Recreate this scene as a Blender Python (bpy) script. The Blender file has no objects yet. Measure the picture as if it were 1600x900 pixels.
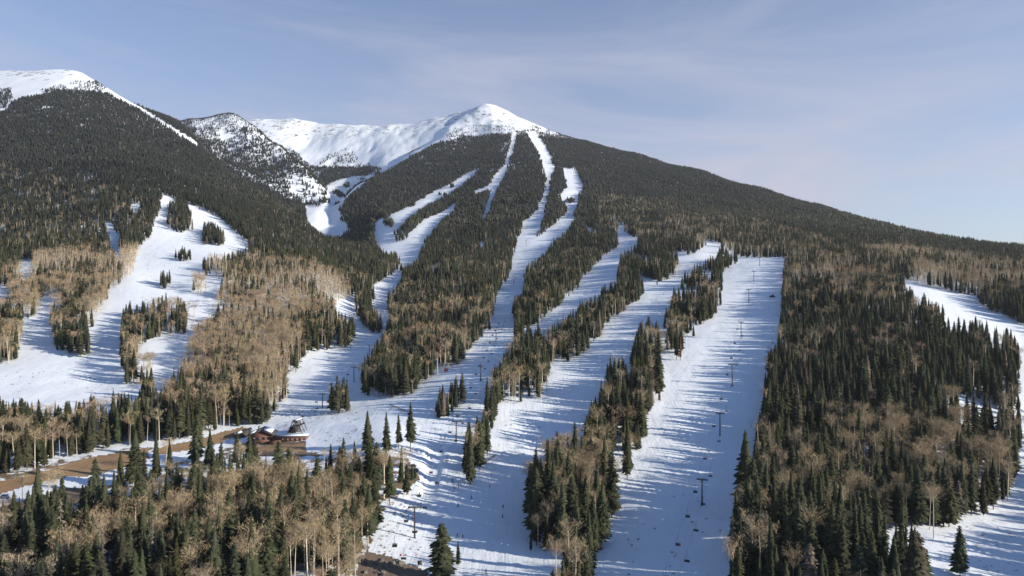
import bpy, bmesh, math, random
import numpy as np
from mathutils import Vector, Matrix

random.seed(7)
RNG = np.random.default_rng(11)
S = bpy.context.scene
COL = S.collection
R = math.radians

# ------------------------------------------------------------------ camera
FPX, UC, VH = 1060.0, 800.0, 430.0          # focal length and horizon of the photograph (1600 wide)
cam_d = bpy.data.cameras.new("camera")
cam = bpy.data.objects.new("camera", cam_d); COL.objects.link(cam)
cam_d.sensor_width = 36.0
cam_d.lens = 36.0 * FPX / 1600.0
cam_d.shift_y = -20.0 / 1600.0
cam_d.clip_start = 1.0
cam_d.clip_end = 40000.0
cam.location = (0, 0, 0)
cam.rotation_euler = (R(90), 0, 0)
S.camera = cam

# ------------------------------------------------------------------ sun and sky
SUN_EL = R(19.0)
SUN_AZ = R(15.0)                              # sun to the right and a little behind the camera
to_sun = Vector((math.cos(SUN_EL) * math.cos(SUN_AZ), -math.cos(SUN_EL) * math.sin(SUN_AZ), math.sin(SUN_EL)))
sd = bpy.data.lights.new("sun", 'SUN'); sd.energy = 5.0; sd.angle = R(0.53); sd.color = (1.0, 0.89, 0.74)
sun = bpy.data.objects.new("sun", sd); COL.objects.link(sun)
sun.rotation_euler = to_sun.to_track_quat('Z', 'Y').to_euler()
W = bpy.data.worlds.new("World"); S.world = W; W.use_nodes = True
nt = W.node_tree; nt.nodes.clear()
def N(t, kind, **kw):
    n = t.nodes.new(kind)
    for k, v in kw.items():
        setattr(n, k, v)
    return n
sky = N(nt, 'ShaderNodeTexSky', sky_type='NISHITA', sun_disc=False)
sky.sun_elevation = SUN_EL
sky.sun_rotation = math.atan2(to_sun.x, to_sun.y)
sky.altitude = 2800; sky.air_density = 1.2; sky.dust_density = 0.3; sky.ozone_density = 4.0
tc = N(nt, 'ShaderNodeTexCoord')
mp = N(nt, 'ShaderNodeMapping'); mp.inputs['Scale'].default_value = (1.0, 0.6, 3.6); mp.inputs['Rotation'].default_value = (0.10, 0.32, 0.3)
nz = N(nt, 'ShaderNodeTexNoise'); nz.inputs['Scale'].default_value = 1.7; nz.inputs['Detail'].default_value = 9; nz.inputs['Roughness'].default_value = 0.6; nz.inputs['Distortion'].default_value = 1.1
cr = N(nt, 'ShaderNodeValToRGB'); cr.color_ramp.elements[0].position = 0.42; cr.color_ramp.elements[0].color = (0.46, 0.46, 0.46, 1)
cr.color_ramp.elements[1].position = 0.68; cr.color_ramp.elements[1].color = (1, 1, 1, 1)
mx = N(nt, 'ShaderNodeMix', data_type='RGBA'); mx.inputs[7].default_value = (3.75, 3.78, 4.6, 1)   # thin high cloud
bg = N(nt, 'ShaderNodeBackground'); bg.inputs['Strength'].default_value = 0.101
wo = N(nt, 'ShaderNodeOutputWorld')
L = nt.links.new
L(tc.outputs['Generated'], mp.inputs['Vector']); L(mp.outputs[0], nz.inputs['Vector']); L(nz.outputs['Fac'], cr.inputs[0])
sx = N(nt, 'ShaderNodeSeparateXYZ'); L(tc.outputs['Generated'], sx.inputs[0])
veil = N(nt, 'ShaderNodeMapRange', interpolation_type='SMOOTHSTEP'); veil.inputs[1].default_value = 0.08; veil.inputs[2].default_value = 0.62; veil.inputs[3].default_value = 1.0; veil.inputs[4].default_value = 0.0
L(sx.outputs['Z'], veil.inputs[0])                                # the cirrus veil lies low in the sky, the zenith is clear
vm = N(nt, 'ShaderNodeMath', operation='MULTIPLY'); L(cr.outputs[0], vm.inputs[0]); L(veil.outputs[0], vm.inputs[1])
L(vm.outputs[0], mx.inputs[0]); L(sky.outputs[0], mx.inputs[6]); L(mx.outputs[2], bg.inputs['Color']); L(bg.outputs[0], wo.inputs[0])
S.view_settings.view_transform = 'Standard'; S.view_settings.look = 'None'
S.view_settings.exposure = 0.6; S.view_settings.gamma = 1.0; S.view_settings.use_curve_mapping = False
S.cycles.max_bounces = 5; S.cycles.diffuse_bounces = 3; S.cycles.glossy_bounces = 1; S.cycles.volume_bounces = 0
S.cycles.use_denoising = True
S.cycles.sample_clamp_indirect = 4.0

# ------------------------------------------------------------------ helpers
def tag(o, label=None, cat=None, group=None, kind=None):
    if label: o['label'] = label
    if cat: o['category'] = cat
    if group: o['group'] = group
    if kind: o['kind'] = kind
    return o
def empty(name, loc, rz=0.0):
    o = bpy.data.objects.new(name, None); COL.objects.link(o); o.location = loc; o.rotation_euler = (0, 0, rz)
    o.empty_display_size = 0.5
    return o
def child(o, parent):
    o.parent = parent
    return o

_LAT = RNG.random((256, 256))
def vnoise(x, y):
    xi = np.floor(x).astype(int); yi = np.floor(y).astype(int)
    fx = x - xi; fy = y - yi
    fx = fx * fx * (3 - 2 * fx); fy = fy * fy * (3 - 2 * fy)
    a = _LAT[xi & 255, yi & 255]; b = _LAT[(xi + 1) & 255, yi & 255]
    c = _LAT[xi & 255, (yi + 1) & 255]; d = _LAT[(xi + 1) & 255, (yi + 1) & 255]
    return (a * (1 - fx) + b * fx) * (1 - fy) + (c * (1 - fx) + d * fx) * fy
def fbm(x, y, octv=4, gain=0.5):
    s = 0; a = 1; n = 0
    for k in range(octv):
        s = s + a * vnoise(x * 2 ** k + 17.3 * k, y * 2 ** k + 5.1 * k); n += a; a *= gain
    return s / n * 2 - 1

def mesh_from(name, V, T, col=None, mats=(), smooth=False, matidx=None):
    me = bpy.data.meshes.new(name)
    V = np.ascontiguousarray(V, dtype=np.float32); T = np.ascontiguousarray(T, dtype=np.int32)
    k = T.shape[1]
    me.vertices.add(len(V)); me.vertices.foreach_set('co', V.ravel())
    me.loops.add(T.size); me.loops.foreach_set('vertex_index', T.ravel())
    me.polygons.add(len(T)); me.polygons.foreach_set('loop_start', np.arange(0, T.size, k, dtype=np.int32))
    if smooth:
        me.polygons.foreach_set('use_smooth', np.ones(len(T), dtype=bool))
    if matidx is not None:
        me.polygons.foreach_set('material_index', np.ascontiguousarray(matidx, dtype=np.int32))
    me.update(calc_edges=True)
    if col is not None:
        at = me.color_attributes.new('col', 'FLOAT_COLOR', 'POINT')
        c4 = np.ones((len(V), 4), dtype=np.float32); c4[:, :3] = col
        at.data.foreach_set('color', c4.ravel())
    for m in mats: me.materials.append(m)
    return me

# ------------------------------------------------------------------ terrain
def rbf_fit(pts, c=0.03):
    P = np.array([[(u - UC) / FPX * 2.2, math.log(D)] for u, v, D in pts])
    s = np.array([(VH - v) / FPX for u, v, D in pts])
    d = np.sqrt(((P[:, None] - P[None]) ** 2).sum(-1) + c * c)
    n = len(P)
    A = np.zeros((n + 3, n + 3)); A[:n, :n] = d - 0.0 * np.eye(n)
    A[:n, n] = 1; A[:n, n + 1:] = P; A[n, :n] = 1; A[n + 1:, :n] = P.T
    w = np.linalg.solve(A, np.concatenate([s, [0, 0, 0]]))
    def ev(t, y):
        X = np.stack([t.ravel() * 2.2, np.log(y.ravel())], 1); out = np.empty(len(X))
        for i in range(0, len(X), 40000):
            q = X[i:i + 40000]
            dd = np.sqrt(((q[:, None] - P[None]) ** 2).sum(-1) + c * c)
            out[i:i + 40000] = dd @ w[:n] + w[n] + q @ w[n + 1:]
        return out.reshape(t.shape)
    return ev

PA = []
def row(v, items):
    for u, D in items: PA.append((u, v, D))
for u in range(-700, 2400, 250):
    for D in (60, 110, 160):
        PA.append((u, VH + FPX * 99 / D, D))
row(900, [(-300, 228), (-100, 228), (100, 228), (300, 227), (480, 226), (600, 230), (700, 236), (850, 236), (1000, 235), (1150, 230), (1300, 226), (1450, 230), (1600, 238), (1850, 238)])
row(800, [(-300, 285), (-100, 285), (100, 285), (300, 285), (480, 285), (580, 287), (650, 292), (800, 296), (950, 299), (1100, 303), (1300, 292), (1450, 296), (1600, 305), (1850, 305)])
row(745, [(0, 328), (150, 330), (300, 328), (450, 325), (600, 322)])
row(700, [(-250, 362), (0, 366), (120, 372), (230, 374), (350, 378), (500, 368), (600, 352), (700, 364), (850, 370), (1000, 372), (1120, 372), (1300, 366), (1450, 372), (1600, 385), (1850, 385)])
row(650, [(0, 425), (200, 428), (400, 440), (500, 432), (620, 415), (750, 410), (900, 415), (1100, 412)])
row(600, [(-250, 500), (0, 500), (150, 512), (300, 520), (450, 535), (560, 530), (650, 500), (750, 475), (850, 470), (1000, 465), (1144, 460), (1300, 450), (1450, 450), (1600, 465), (1850, 465)])
row(540, [(-200, 600), (0, 600), (150, 600), (300, 612), (450, 640), (520, 660), (600, 650), (700, 610), (790, 590), (900, 575), (1000, 562), (1155, 548), (1300, 540), (1450, 545), (1600, 570), (1850, 570)])
row(480, [(-200, 700), (0, 700), (200, 700), (350, 712), (470, 760), (560, 820), (640, 840), (700, 800), (800, 760), (900, 725), (1000, 695), (1165, 675), (1300, 645), (1450, 650), (1600, 680), (1850, 680)])
row(430, [(-200, 800), (0, 805), (200, 795), (350, 810), (500, 900), (600, 1040), (700, 980), (800, 975), (900, 930), (1000, 860), (1060, 850), (1175, 800), (1300, 790), (1420, 790), (1520, 850), (1620, 900), (1850, 900)])
PA += [(1130, 404, 945), (1190, 403, 930), (1240, 404, 930), (1190, 406, 1010), (1110, 388, 1060), (1085, 398, 980)]
# main mountain face
PA += [(800, 400, 1170), (800, 350, 1500), (800, 300, 1880), (800, 250, 2400), (800, 212, 2950),
       (700, 400, 1250), (700, 350, 1620), (700, 300, 2080), (700, 250, 2620), (750, 225, 2850), (740, 205, 3120),
       (600, 395, 1350), (600, 370, 1520), (600, 340, 1780), (600, 300, 2200), (640, 280, 2400), (650, 340, 1720), (650, 380, 1400),
       (900, 400, 1110), (900, 350, 1430), (900, 300, 1900), (900, 262, 2380), (870, 232, 2850),
       (1000, 400, 1030), (990, 370, 1250), (1000, 345, 1480), (1000, 300, 2000), (1000, 268, 2500),
       (1100, 365, 1280), (1100, 340, 1580), (1100, 300, 2150), (1200, 385, 1130), (1200, 360, 1400), (1200, 330, 1850),
       (1300, 400, 1000), (1300, 380, 1220), (1300, 355, 1650), (1400, 405, 1000), (1400, 385, 1250), (1400, 370, 1600),
       (1500, 412, 1000), (1500, 398, 1250), (1620, 415, 1050), (1620, 405, 1250), (1850, 440, 1100)]
RIDGE = [(762, 164, 3500), (800, 179, 3480), (835, 194, 3420), (870, 210, 3350), (930, 228, 3200), (1000, 245, 3000), (1100, 272, 2750), (1200, 303, 2500),
         (1300, 331, 2250), (1400, 360, 2000), (1500, 387, 1750), (1600, 397, 1600), (1700, 410, 1500), (1850, 440, 1400), (2200, 480, 1200)]
for u, v, D in RIDGE:
    PA += [(u, v, D), (u, v + 45, D * 1.22), (u, v + 110, D * 1.8)]
PA += [(720, 184, 3450), (690, 207, 3250), (640, 240, 2920), (600, 266, 2650), (560, 290, 2380), (532, 320, 2150), (532, 350, 1950), (545, 366, 1830)]
PA += [(690, 240, 3700), (640, 275, 3250), (600, 296, 2950), (560, 315, 2650), (515, 330, 2300)]
PA += [(490, 324, 2230), (508, 345, 2050), (515, 366, 1850), (500, 385, 1600), (560, 395, 1520)]
# left mountain
PA += [(-300, 440, 800), (0, 400, 920), (0, 350, 1100), (0, 300, 1320), (0, 250, 1580), (0, 200, 1880), (0, 150, 2250), (0, 112, 2680),
       (130, 400, 915), (130, 350, 1080), (130, 300, 1300), (130, 250, 1560), (130, 200, 1860), (130, 150, 2250), (125, 113, 2620),
       (-200, 300, 1320), (-200, 200, 1880), (-200, 105, 2700), (-450, 300, 1320), (-450, 150, 2500), (60, 111, 2660),
       (220, 400, 910), (220, 350, 1080), (220, 300, 1310), (220, 250, 1600), (220, 200, 2020), (170, 138, 2520), (215, 165, 2450), (250, 182, 2380), (285, 200, 2300),
       (300, 400, 920), (300, 350, 1130), (300, 300, 1430), (300, 260, 1780), (312, 228, 2150), (345, 262, 1980),
       (400, 430, 850), (400, 400, 970), (400, 350, 1260), (400, 322, 1550), (400, 300, 1800), (440, 326, 1680), (480, 352, 1530), (480, 400, 1060), (450, 370, 1250),
       (540, 388, 1380), (540, 420, 1080), (600, 413, 1200), (632, 427, 1110)]
PA += [(-450, 210, 3300), (-200, 160, 3300), (0, 165, 3300), (125, 170, 3250), (215, 210, 2950), (285, 250, 2750), (345, 300, 2350), (400, 335, 2120), (440, 352, 1950), (480, 372, 1750), (545, 402, 1520)]
PA += [(-200, 300, 6000), (200, 320, 5200), (500, 330, 4600), (500, 400, 9000), (1200, 450, 9000), (-700, 400, 9000), (-900, 300, 3000), (2600, 450, 9000), (2400, 520, 700), (-900, 520, 700)]
for u in (-900, -450, -150, 150, 400, 650, 850, 1100, 1350, 1600, 1900, 2400):
    for D in (5200, 8000, 14000): PA.append((u, 440, D))
evA = rbf_fit(PA)

PS = [(290, 188, 3100), (330, 184, 3120), (365, 179, 3100), (400, 200, 2950), (440, 232, 2750), (470, 258, 2600), (500, 290, 2430), (515, 318, 2250),
      (300, 240, 2550), (350, 240, 2650), (350, 285, 2250), (400, 265, 2480), (400, 312, 2130), (450, 290, 2350), (450, 332, 2050), (480, 322, 2200), (430, 250, 2640), (250, 210, 2850), (200, 230, 2900),
      (560, 370, 2300), (620, 360, 2600), (560, 360, 2700), (500, 340, 2000),
      (365, 240, 3700), (500, 345, 2900), (290, 250, 3700), (440, 300, 3200), (200, 270, 3600), (0, 330, 3300), (-300, 380, 3300), (900, 430, 3300), (1700, 480, 3300),
      (0, 520, 1500), (300, 480, 1500), (450, 470, 1500), (600, 470, 1600), (1000, 520, 1600), (1700, 560, 1500)]
for u in (-900, -300, 100, 500, 800, 1200, 1800, 2400):
    for D in (4600, 8000, 14000): PS.append((u, 460, D))
for u in (760, 1300, 2400):
    for D in (1800, 2300, 2800): PS.append((u, 500, D))
evS = rbf_fit(PS)
PH = [(300, 200, 3900), (400, 188, 3900), (430, 190, 3900), (460, 187, 3900), (510, 195, 3900), (560, 198, 3760), (610, 199, 3650), (650, 195, 3590), (690, 186, 3560), (720, 177, 3545), (745, 168, 3530), (762, 164, 3520), (790, 182, 3540),
      (400, 215, 3600), (440, 235, 3350), (480, 255, 3150), (510, 275, 2900), (520, 300, 2650), (500, 318, 2350), (560, 262, 3000), (560, 282, 2720), (600, 235, 3150), (600, 266, 2700), (640, 215, 3280), (640, 240, 2960), (690, 207, 3230), (720, 190, 3420), (670, 200, 3400), (540, 230, 3350), (480, 220, 3600),
      (200, 260, 3900), (0, 300, 3900), (-300, 350, 3900), (850, 270, 3700), (1000, 350, 3700), (1500, 480, 3700),
      (300, 250, 4800), (500, 245, 4800), (700, 240, 4600), (900, 330, 4600),
      (0, 520, 1800), (300, 480, 1800), (450, 440, 1800), (600, 450, 1800), (1000, 500, 1800), (1700, 560, 1800)]
for u in (-900, -300, 100, 500, 800, 1200, 1800, 2400):
    for D in (6500, 14000): PH.append((u, 470, D))
for u in (1000, 1300, 1700, 2400):
    for D in (2300, 3000, 4800): PH.append((u, 480, D))
evH = rbf_fit(PH)

t_in = np.arange(-0.96, 0.9601, 0.0022)
t_out = np.array([1.02, 1.1, 1.2, 1.35, 1.6])
tg = np.concatenate([-t_out[::-1], t_in, t_out])
yr_near = np.array([-500, -250, -120, -50, 0, 30, 50.0])
yr_far = np.exp(np.concatenate([np.arange(math.log(60), math.log(4300), 0.0066), np.linspace(math.log(4400), math.log(7500), 10)]))
Tg, Yg = np.meshgrid(tg, yr_far)
Tc = np.clip(Tg, -1.15, 1.15)
s1 = evA(Tc, Yg)
s2 = np.where(Yg > 1700, evS(Tc, Yg), -9); s3 = np.where(Yg > 2100, evH(Tc, Yg), -9)
def smax(a, b, k):
    h = np.clip(0.5 + 0.5 * (a - b) / k, 0, 1)
    return b * (1 - h) + a * h + k * h * (1 - h)
Sg = smax(smax(s1, s2, 0.004), s3, 0.004)
Xg = Tg * Yg
Zg = Sg * Yg
far = np.clip((Yg - 700) / 1200, 0, 1)
Zg += far * (10 * fbm(Xg / 260, Yg / 330, 4) + 5 * (1 - np.abs(fbm(Xg / 130 + 9, Yg / 420, 3))) - 4)
Zg += (1 - far) * (1.6 * fbm(Xg / 70, Yg / 90, 3)) + 0.22 * fbm(Xg / 7, Yg / 9, 2)
bowl = np.clip((Yg - 2700) / 400, 0, 1)
Zg += bowl * (10 * fbm(Xg / 110 + 3, Yg / 300 + 7, 4, 0.55) + 1.5 * (1 - 2 * np.abs(fbm(Xg / 32 + .004 * Yg, Yg / 260, 3, .6))))
# a cut trough in the snow of the learning slope, with its banked right edge
u_ = UC + FPX * Tg; v_ = VH - FPX * s1
tr = np.exp(-((u_ - (676 + (v_ - 730) * -0.18)) / 13) ** 4) * np.clip((v_ - 688) / 12, 0, 1) * np.clip((782 - v_) / 25, 0, 1)
Zg -= 1.5 * tr
# knoll along the lower right-hand run
Zg += 1.8 * np.exp(-((v_ - 812 - (u_ - 1070) * 0.23) / 9) ** 2) * np.clip((u_ - 930) / 60, 0, 1) * np.clip((1200 - u_) / 40, 0, 1)
Zg += 1.2 * np.exp(-((v_ - 668 - (u_ - 560) * 0.02) / 7) ** 2) * np.clip((u_ - 430) / 30, 0, 1) * np.clip((660 - u_) / 40, 0, 1)
SZ = Zg / Yg
LNY = np.log(yr_far)

def height(x, y):
    """ground height under world points (y >= 60)"""
    t = x / y; ly = np.log(y)
    i = np.clip(np.searchsorted(LNY, ly) - 1, 0, len(LNY) - 2)
    j = np.clip(np.searchsorted(tg, t) - 1, 0, len(tg) - 2)
    fy = (y - yr_far[i]) / (yr_far[i + 1] - yr_far[i]); fx = (t - tg[j]) / (tg[j + 1] - tg[j])
    z = (Zg[i, j] * (1 - fx) + Zg[i, j + 1] * fx) * (1 - fy) + (Zg[i + 1, j] * (1 - fx) + Zg[i + 1, j + 1] * fx) * fy
    return z
RUNMAX = np.maximum.accumulate(SZ, axis=0)
def occl(t, y):
    i = np.clip(np.searchsorted(LNY, np.log(y)) - 2, 0, len(LNY) - 1)
    j = np.clip(np.searchsorted(tg, t), 0, len(tg) - 1)
    return RUNMAX[i, j]
def ground_at(u, v, dmin=60.0):
    """first ground point seen in direction of photo pixel (u, v)"""
    t = (u - UC) / FPX; s = (VH - v) / FPX
    j = int(np.clip(np.searchsorted(tg, t), 0, len(tg) - 1))
    c = SZ[:, j]; k = int(np.argmax((c >= s) & (yr_far > dmin)))
    if k == 0: k = len(yr_far) - 1
    a, b = c[k - 1], c[k]; f = 0 if b == a else (s - a) / (b - a)
    y = yr_far[k - 1] + (yr_far[k] - yr_far[k - 1]) * min(max(f, 0), 1)
    return t * y, y, float(height(np.array([t * y]), np.array([y]))[0])

# ------------------------------------------------------------------ layout on the ground (outlines traced in photo pixels, projected on the terrain)
U0, U1, HH = -300, 2000, 900
def pip(poly, U, V):
    p = np.array(poly, float); n = len(p); ins = np.zeros(U.shape, bool)
    j = n - 1
    for i in range(n):
        xi, yi = p[i]; xj, yj = p[j]
        if yi != yj:
            c = ((yi > V) != (yj > V)) & (U < (xj - xi) * (V - yi) / (yj - yi) + xi)
            ins ^= c
        j = i
    return ins
VV, UU = np.mgrid[0:HH, U0:U1]
def paint(arr, poly, val):
    p = np.array(poly)
    a = int(max(p[:, 0].min() - U0 - 1, 0)); b = int(min(p[:, 0].max() - U0 + 2, U1 - U0)); c = int(max(p[:, 1].min() - 1, 0)); d = int(min(p[:, 1].max() + 2, HH))
    m = pip(poly, UU[c:d, a:b] + 0.01, VV[c:d, a:b] + 0.01)
    arr[c:d, a:b][m] = val
SNOW = np.zeros((HH, U1 - U0), np.float32)       # 1 = open snow, 0 = forest, between = share of open ground
BR = [(520, 478), (548, 463), (560, 462), (575, 470), (590, 500), (600, 522), (582, 540), (562, 575), (562, 605), (572, 618), (610, 622), (645, 620), (652, 603), (700, 577), (735, 558), (738, 540), (765, 515), (772, 490), (777, 460), (795, 430), (800, 400), (812, 365), (833, 378), (875, 345), (900, 335), (955, 352), (975, 363), (998, 376), (1040, 390), (1085, 398), (1108, 377), (1128, 381), (1150, 392), (1160, 402), (1225, 402), (1222, 440), (1218, 500), (1214, 530), (1196, 562), (1190, 620), (1182, 660), (1180, 700), (1168, 760), (1150, 795), (1142, 850), (1132, 902), (665, 902), (652, 885), (600, 868), (578, 860), (590, 815), (612, 780), (645, 760), (655, 745), (643, 715), (620, 706), (560, 708), (500, 700), (470, 692), (430, 672), (408, 668), (425, 650), (452, 630), (446, 592), (470, 565), (485, 547), (520, 547), (545, 543), (556, 530), (556, 500), (530, 490)]
paint(SNOW, BR, 1)
C1 = [(1152, 388), (1150, 410), (1128, 425), (1130, 470), (1120, 490), (1088, 520), (1062, 555), (1035, 548), (1038, 478), (1047, 468), (1056, 440), (1085, 418), (1112, 402), (1130, 385)]
C2 = [(988, 512), (1012, 500), (1034, 515), (1036, 600), (1028, 625), (1018, 640), (1012, 685), (1000, 690), (990, 745), (972, 748), (967, 700), (960, 700), (960, 790), (950, 830), (935, 870), (928, 902), (815, 902), (822, 860), (815, 790), (818, 735), (835, 715), (850, 690), (880, 683), (905, 680), (920, 640), (935, 618), (955, 575), (965, 555), (978, 580), (985, 570)]
C3 = [(1060, 400), (1057, 427), (1038, 438), (1010, 459), (985, 478), (951, 505), (925, 540), (900, 562), (862, 570), (855, 615), (822, 655), (818, 690), (790, 690), (768, 682), (757, 660), (758, 600), (775, 570), (790, 545), (808, 520), (830, 520), (860, 513), (900, 485), (935, 452), (962, 440), (968, 395), (985, 388), (1000, 375), (1045, 388)]
C4 = [(724, 672), (745, 660), (765, 640), (770, 690), (746, 738), (740, 757), (722, 757)]
C5 = [(674, 615), (700, 600), (738, 583), (742, 600), (728, 612), (725, 632), (700, 655), (674, 655)]
C7 = [(895, 345), (905, 330), (960, 350), (966, 370), (968, 385), (940, 402), (910, 435), (905, 450), (870, 480), (840, 505), (825, 512), (812, 515), (803, 515), (802, 465), (818, 460), (818, 430), (828, 412), (850, 395), (870, 372), (885, 360)]
C8 = [(507, 606), (545, 595), (547, 640), (530, 650), (507, 645)]
C9 = [(553, 465), (575, 455), (592, 490), (597, 520), (580, 522), (556, 492)]
for c, o_ in ((C1, .26), (C2, .36), (C3, .22), (C4, .1), (C5, .1), (C7, 0), (C8, .1), (C9, 0)): paint(SNOW, c, o_)
paint(SNOW, [(818, 780), (945, 780), (928, 902), (815, 902), (822, 860)], .12)
W1 = [(580, 450), (621, 422), (631, 430), (612, 455), (607, 465), (597, 480), (607, 495), (605, 515), (598, 518), (592, 490), (577, 468), (583, 460)]
W2 = [(583, 348), (633, 325), (682, 297), (716, 278), (740, 266), (752, 260), (744, 268), (709, 297), (692, 307), (658, 324), (638, 341), (619, 359), (617, 379), (631, 376), (641, 362), (663, 343), (687, 332), (713, 315), (711, 328), (690, 342), (672, 362), (656, 386), (655, 403), (636, 416), (628, 423), (626, 410), (617, 394), (597, 395), (584, 371)]
R6 = [(799, 205), (808, 206), (804, 225), (798, 245), (792, 262), (788, 275), (779, 290), (772, 305), (765, 325), (756, 344), (751, 344), (756, 325), (764, 305), (768, 292), (755, 297), (739, 303), (741, 299), (764, 287), (773, 274), (784, 262), (792, 240), (796, 225)]
R6b = [(792, 268), (832, 252), (834, 255), (794, 271)]
R6c = [(779, 239), (789, 221), (793, 226), (784, 242)]
R4 = [(822, 204), (836, 206), (851, 225), (863, 250), (867, 262), (862, 273), (859, 300), (851, 335), (839, 365), (833, 382), (811, 382), (815, 350), (837, 328), (849, 300), (853, 275), (847, 262), (842, 240), (831, 222)]
R5 = [(878, 262), (900, 263), (911, 287), (904, 315), (893, 342), (875, 365), (850, 394), (835, 402), (812, 402), (812, 380), (835, 380), (850, 365), (870, 347), (888, 325), (883, 318), (872, 306), (886, 290)]
V1 = [(475, 318), (530, 316), (531, 344), (546, 353), (534, 369), (507, 369), (481, 349)]
V2 = [(480, 309), (500, 298), (520, 284), (559, 272), (593, 266), (575, 281), (556, 295), (532, 318), (478, 319)]
for p in (W1, W2, R6, R4, R5, V1, V2): paint(SNOW, p, 1)
paint(SNOW, R6b, .5); paint(SNOW, R6c, .8)
def blob(arr, u, v, a, b, val=0.0):
    paint(arr, [(u + a * math.cos(k * .785), v + b * math.sin(k * .785)) for k in range(8)], val)
for e in [(507, 310, 9, 7), (525, 299, 7, 4), (541, 288, 6, 5), (532, 304, 5, 5), (565, 279, 9, 3), (607, 347, 9, 7), (891, 312, 7, 6), (645, 318, 4, 5), (690, 302, 9, 3), (706, 290, 3, 5)]: blob(SNOW, *e)
AL = [(290, 150), (500, 150), (762, 120), (895, 212), (862, 207), (840, 199), (822, 201), (805, 203), (780, 203), (760, 205), (735, 207), (712, 214), (690, 219), (640, 244), (600, 268), (560, 270), (540, 262), (505, 262), (480, 254), (440, 222), (400, 193), (375, 179)]
paint(SNOW, AL, 1)
paint(SNOW, [(735, 207), (760, 200), (740, 203), (715, 207), (690, 217), (640, 243), (690, 222)], 0.85)
paint(SNOW, [(700, 200), (760, 192), (800, 196), (808, 206), (770, 210), (730, 214), (690, 224)], 0.72)
paint(SNOW, [(825, 192), (850, 200), (875, 208), (862, 212), (836, 204)], 0.7)
paint(SNOW, [(290, 176), (340, 180), (372, 176), (400, 193), (440, 222), (480, 254), (505, 285), (515, 312), (500, 322), (470, 322), (440, 305), (400, 285), (350, 258), (320, 225), (300, 195)], 0.52)
paint(SNOW, [(400, 190), (445, 222), (480, 252), (505, 275), (500, 290), (470, 262), (430, 230), (395, 205)], 0.5)
paint(SNOW, [(342, 200), (352, 197), (352, 208), (368, 210), (352, 219), (344, 219)], 1)
paint(SNOW, [(320, 225), (360, 215), (400, 235), (430, 265), (410, 282), (350, 255)], 0.35)
paint(SNOW, [(450, 280), (480, 275), (505, 290), (515, 312), (490, 318), (455, 305)], 0.8)
paint(SNOW, [(495, 255), (520, 235), (545, 228), (560, 250), (600, 262), (585, 272), (540, 272), (505, 280)], 0.82)
paint(SNOW, [(500, 262), (560, 262), (600, 262), (575, 274), (540, 276), (515, 283), (503, 285)], 0.08)
paint(SNOW, [(160, 138), (176, 138), (196, 151), (238, 178), (284, 207), (316, 227), (300, 222), (258, 194), (216, 168), (184, 152)], 0.97)
AL2 = [(-300, 60), (0, 90), (125, 92), (172, 122), (176, 140), (160, 143), (125, 139), (103, 137), (72, 143), (34, 150), (19, 156), (9, 170), (-80, 190), (-300, 200)]
paint(SNOW, AL2, 0.985)
paint(SNOW, [(105, 133), (115, 124), (150, 125), (166, 138), (155, 143), (125, 141)], 0.6)
paint(SNOW, [(0, 136), (16, 136), (18, 152), (8, 168), (-60, 175), (-60, 140)], 0.45)
paint(SNOW, [(60, 140), (85, 132), (100, 130), (103, 137), (72, 143)], 0.7)
LC = [(253, 306), (272, 309), (302, 321), (340, 338), (378, 372), (391, 381), (378, 391), (351, 400), (330, 395), (318, 400), (317, 425), (351, 440), (336, 466), (332, 492), (302, 511), (291, 542), (283, 580), (250, 603), (204, 616), (150, 622), (75, 634), (0, 626), (-100, 620), (-100, 575), (0, 572), (30, 564), (38, 540), (30, 505), (64, 489), (64, 462), (98, 466), (166, 459), (211, 425), (215, 387), (234, 372), (245, 338)]
paint(SNOW, LC, 1)
for c in ([(75, 480), (85, 470), (100, 460), (115, 445), (165, 445), (170, 475), (150, 500), (140, 520), (143, 555), (110, 557), (80, 540)],
          [(262, 315), (285, 310), (300, 330), (300, 360), (280, 365), (262, 355)],
          [(315, 350), (330, 347), (348, 360), (350, 384), (318, 384)],
          [(245, 425), (265, 425), (267, 452), (246, 452)], [(302, 425), (320, 425), (322, 462), (298, 462)],
          [(190, 490), (200, 475), (240, 470), (260, 462), (300, 470), (303, 500), (290, 520), (245, 528), (242, 560), (235, 604), (195, 600), (187, 540)]):
    paint(SNOW, c, 0)
paint(SNOW, [(265, 395), (285, 387), (300, 392), (300, 408), (270, 408)], 0.5)
paint(SNOW, [(212, 560), (235, 530), (245, 545), (240, 575), (215, 590)], 0.8)
for p in ([(30, 408), (48, 405), (48, 430), (32, 433)], [(-20, 445), (12, 447), (12, 465), (-20, 470)], [(165, 352), (175, 350), (188, 380), (186, 402), (170, 385)], [(203, 320), (222, 320), (215, 330), (205, 330)],
          [(1397, 434), (1433, 442), (1480, 453), (1527, 465), (1531, 480), (1573, 495), (1600, 507), (1750, 540), (1750, 575), (1597, 538), (1580, 520), (1555, 518), (1533, 500), (1493, 505), (1470, 480), (1433, 460), (1408, 444)],
          [(1595, 530), (1750, 560), (1760, 700), (1740, 902), (1456, 902), (1458, 847), (1490, 814), (1533, 812), (1563, 789), (1582, 767), (1592, 742), (1598, 680), (1593, 600)],
          [(966, 352), (975, 352), (976, 362), (968, 362)], [(840, 0), (841, 0), (841, 1)]):
    paint(SNOW, p, 1)
for p in ([(672, 420), (690, 408), (694, 414), (684, 432), (676, 436)], [(745, 385), (775, 370), (778, 374), (750, 392)], [(905, 352), (925, 358), (935, 372), (925, 372)]):
    paint(SNOW, p, 0.9)
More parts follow.
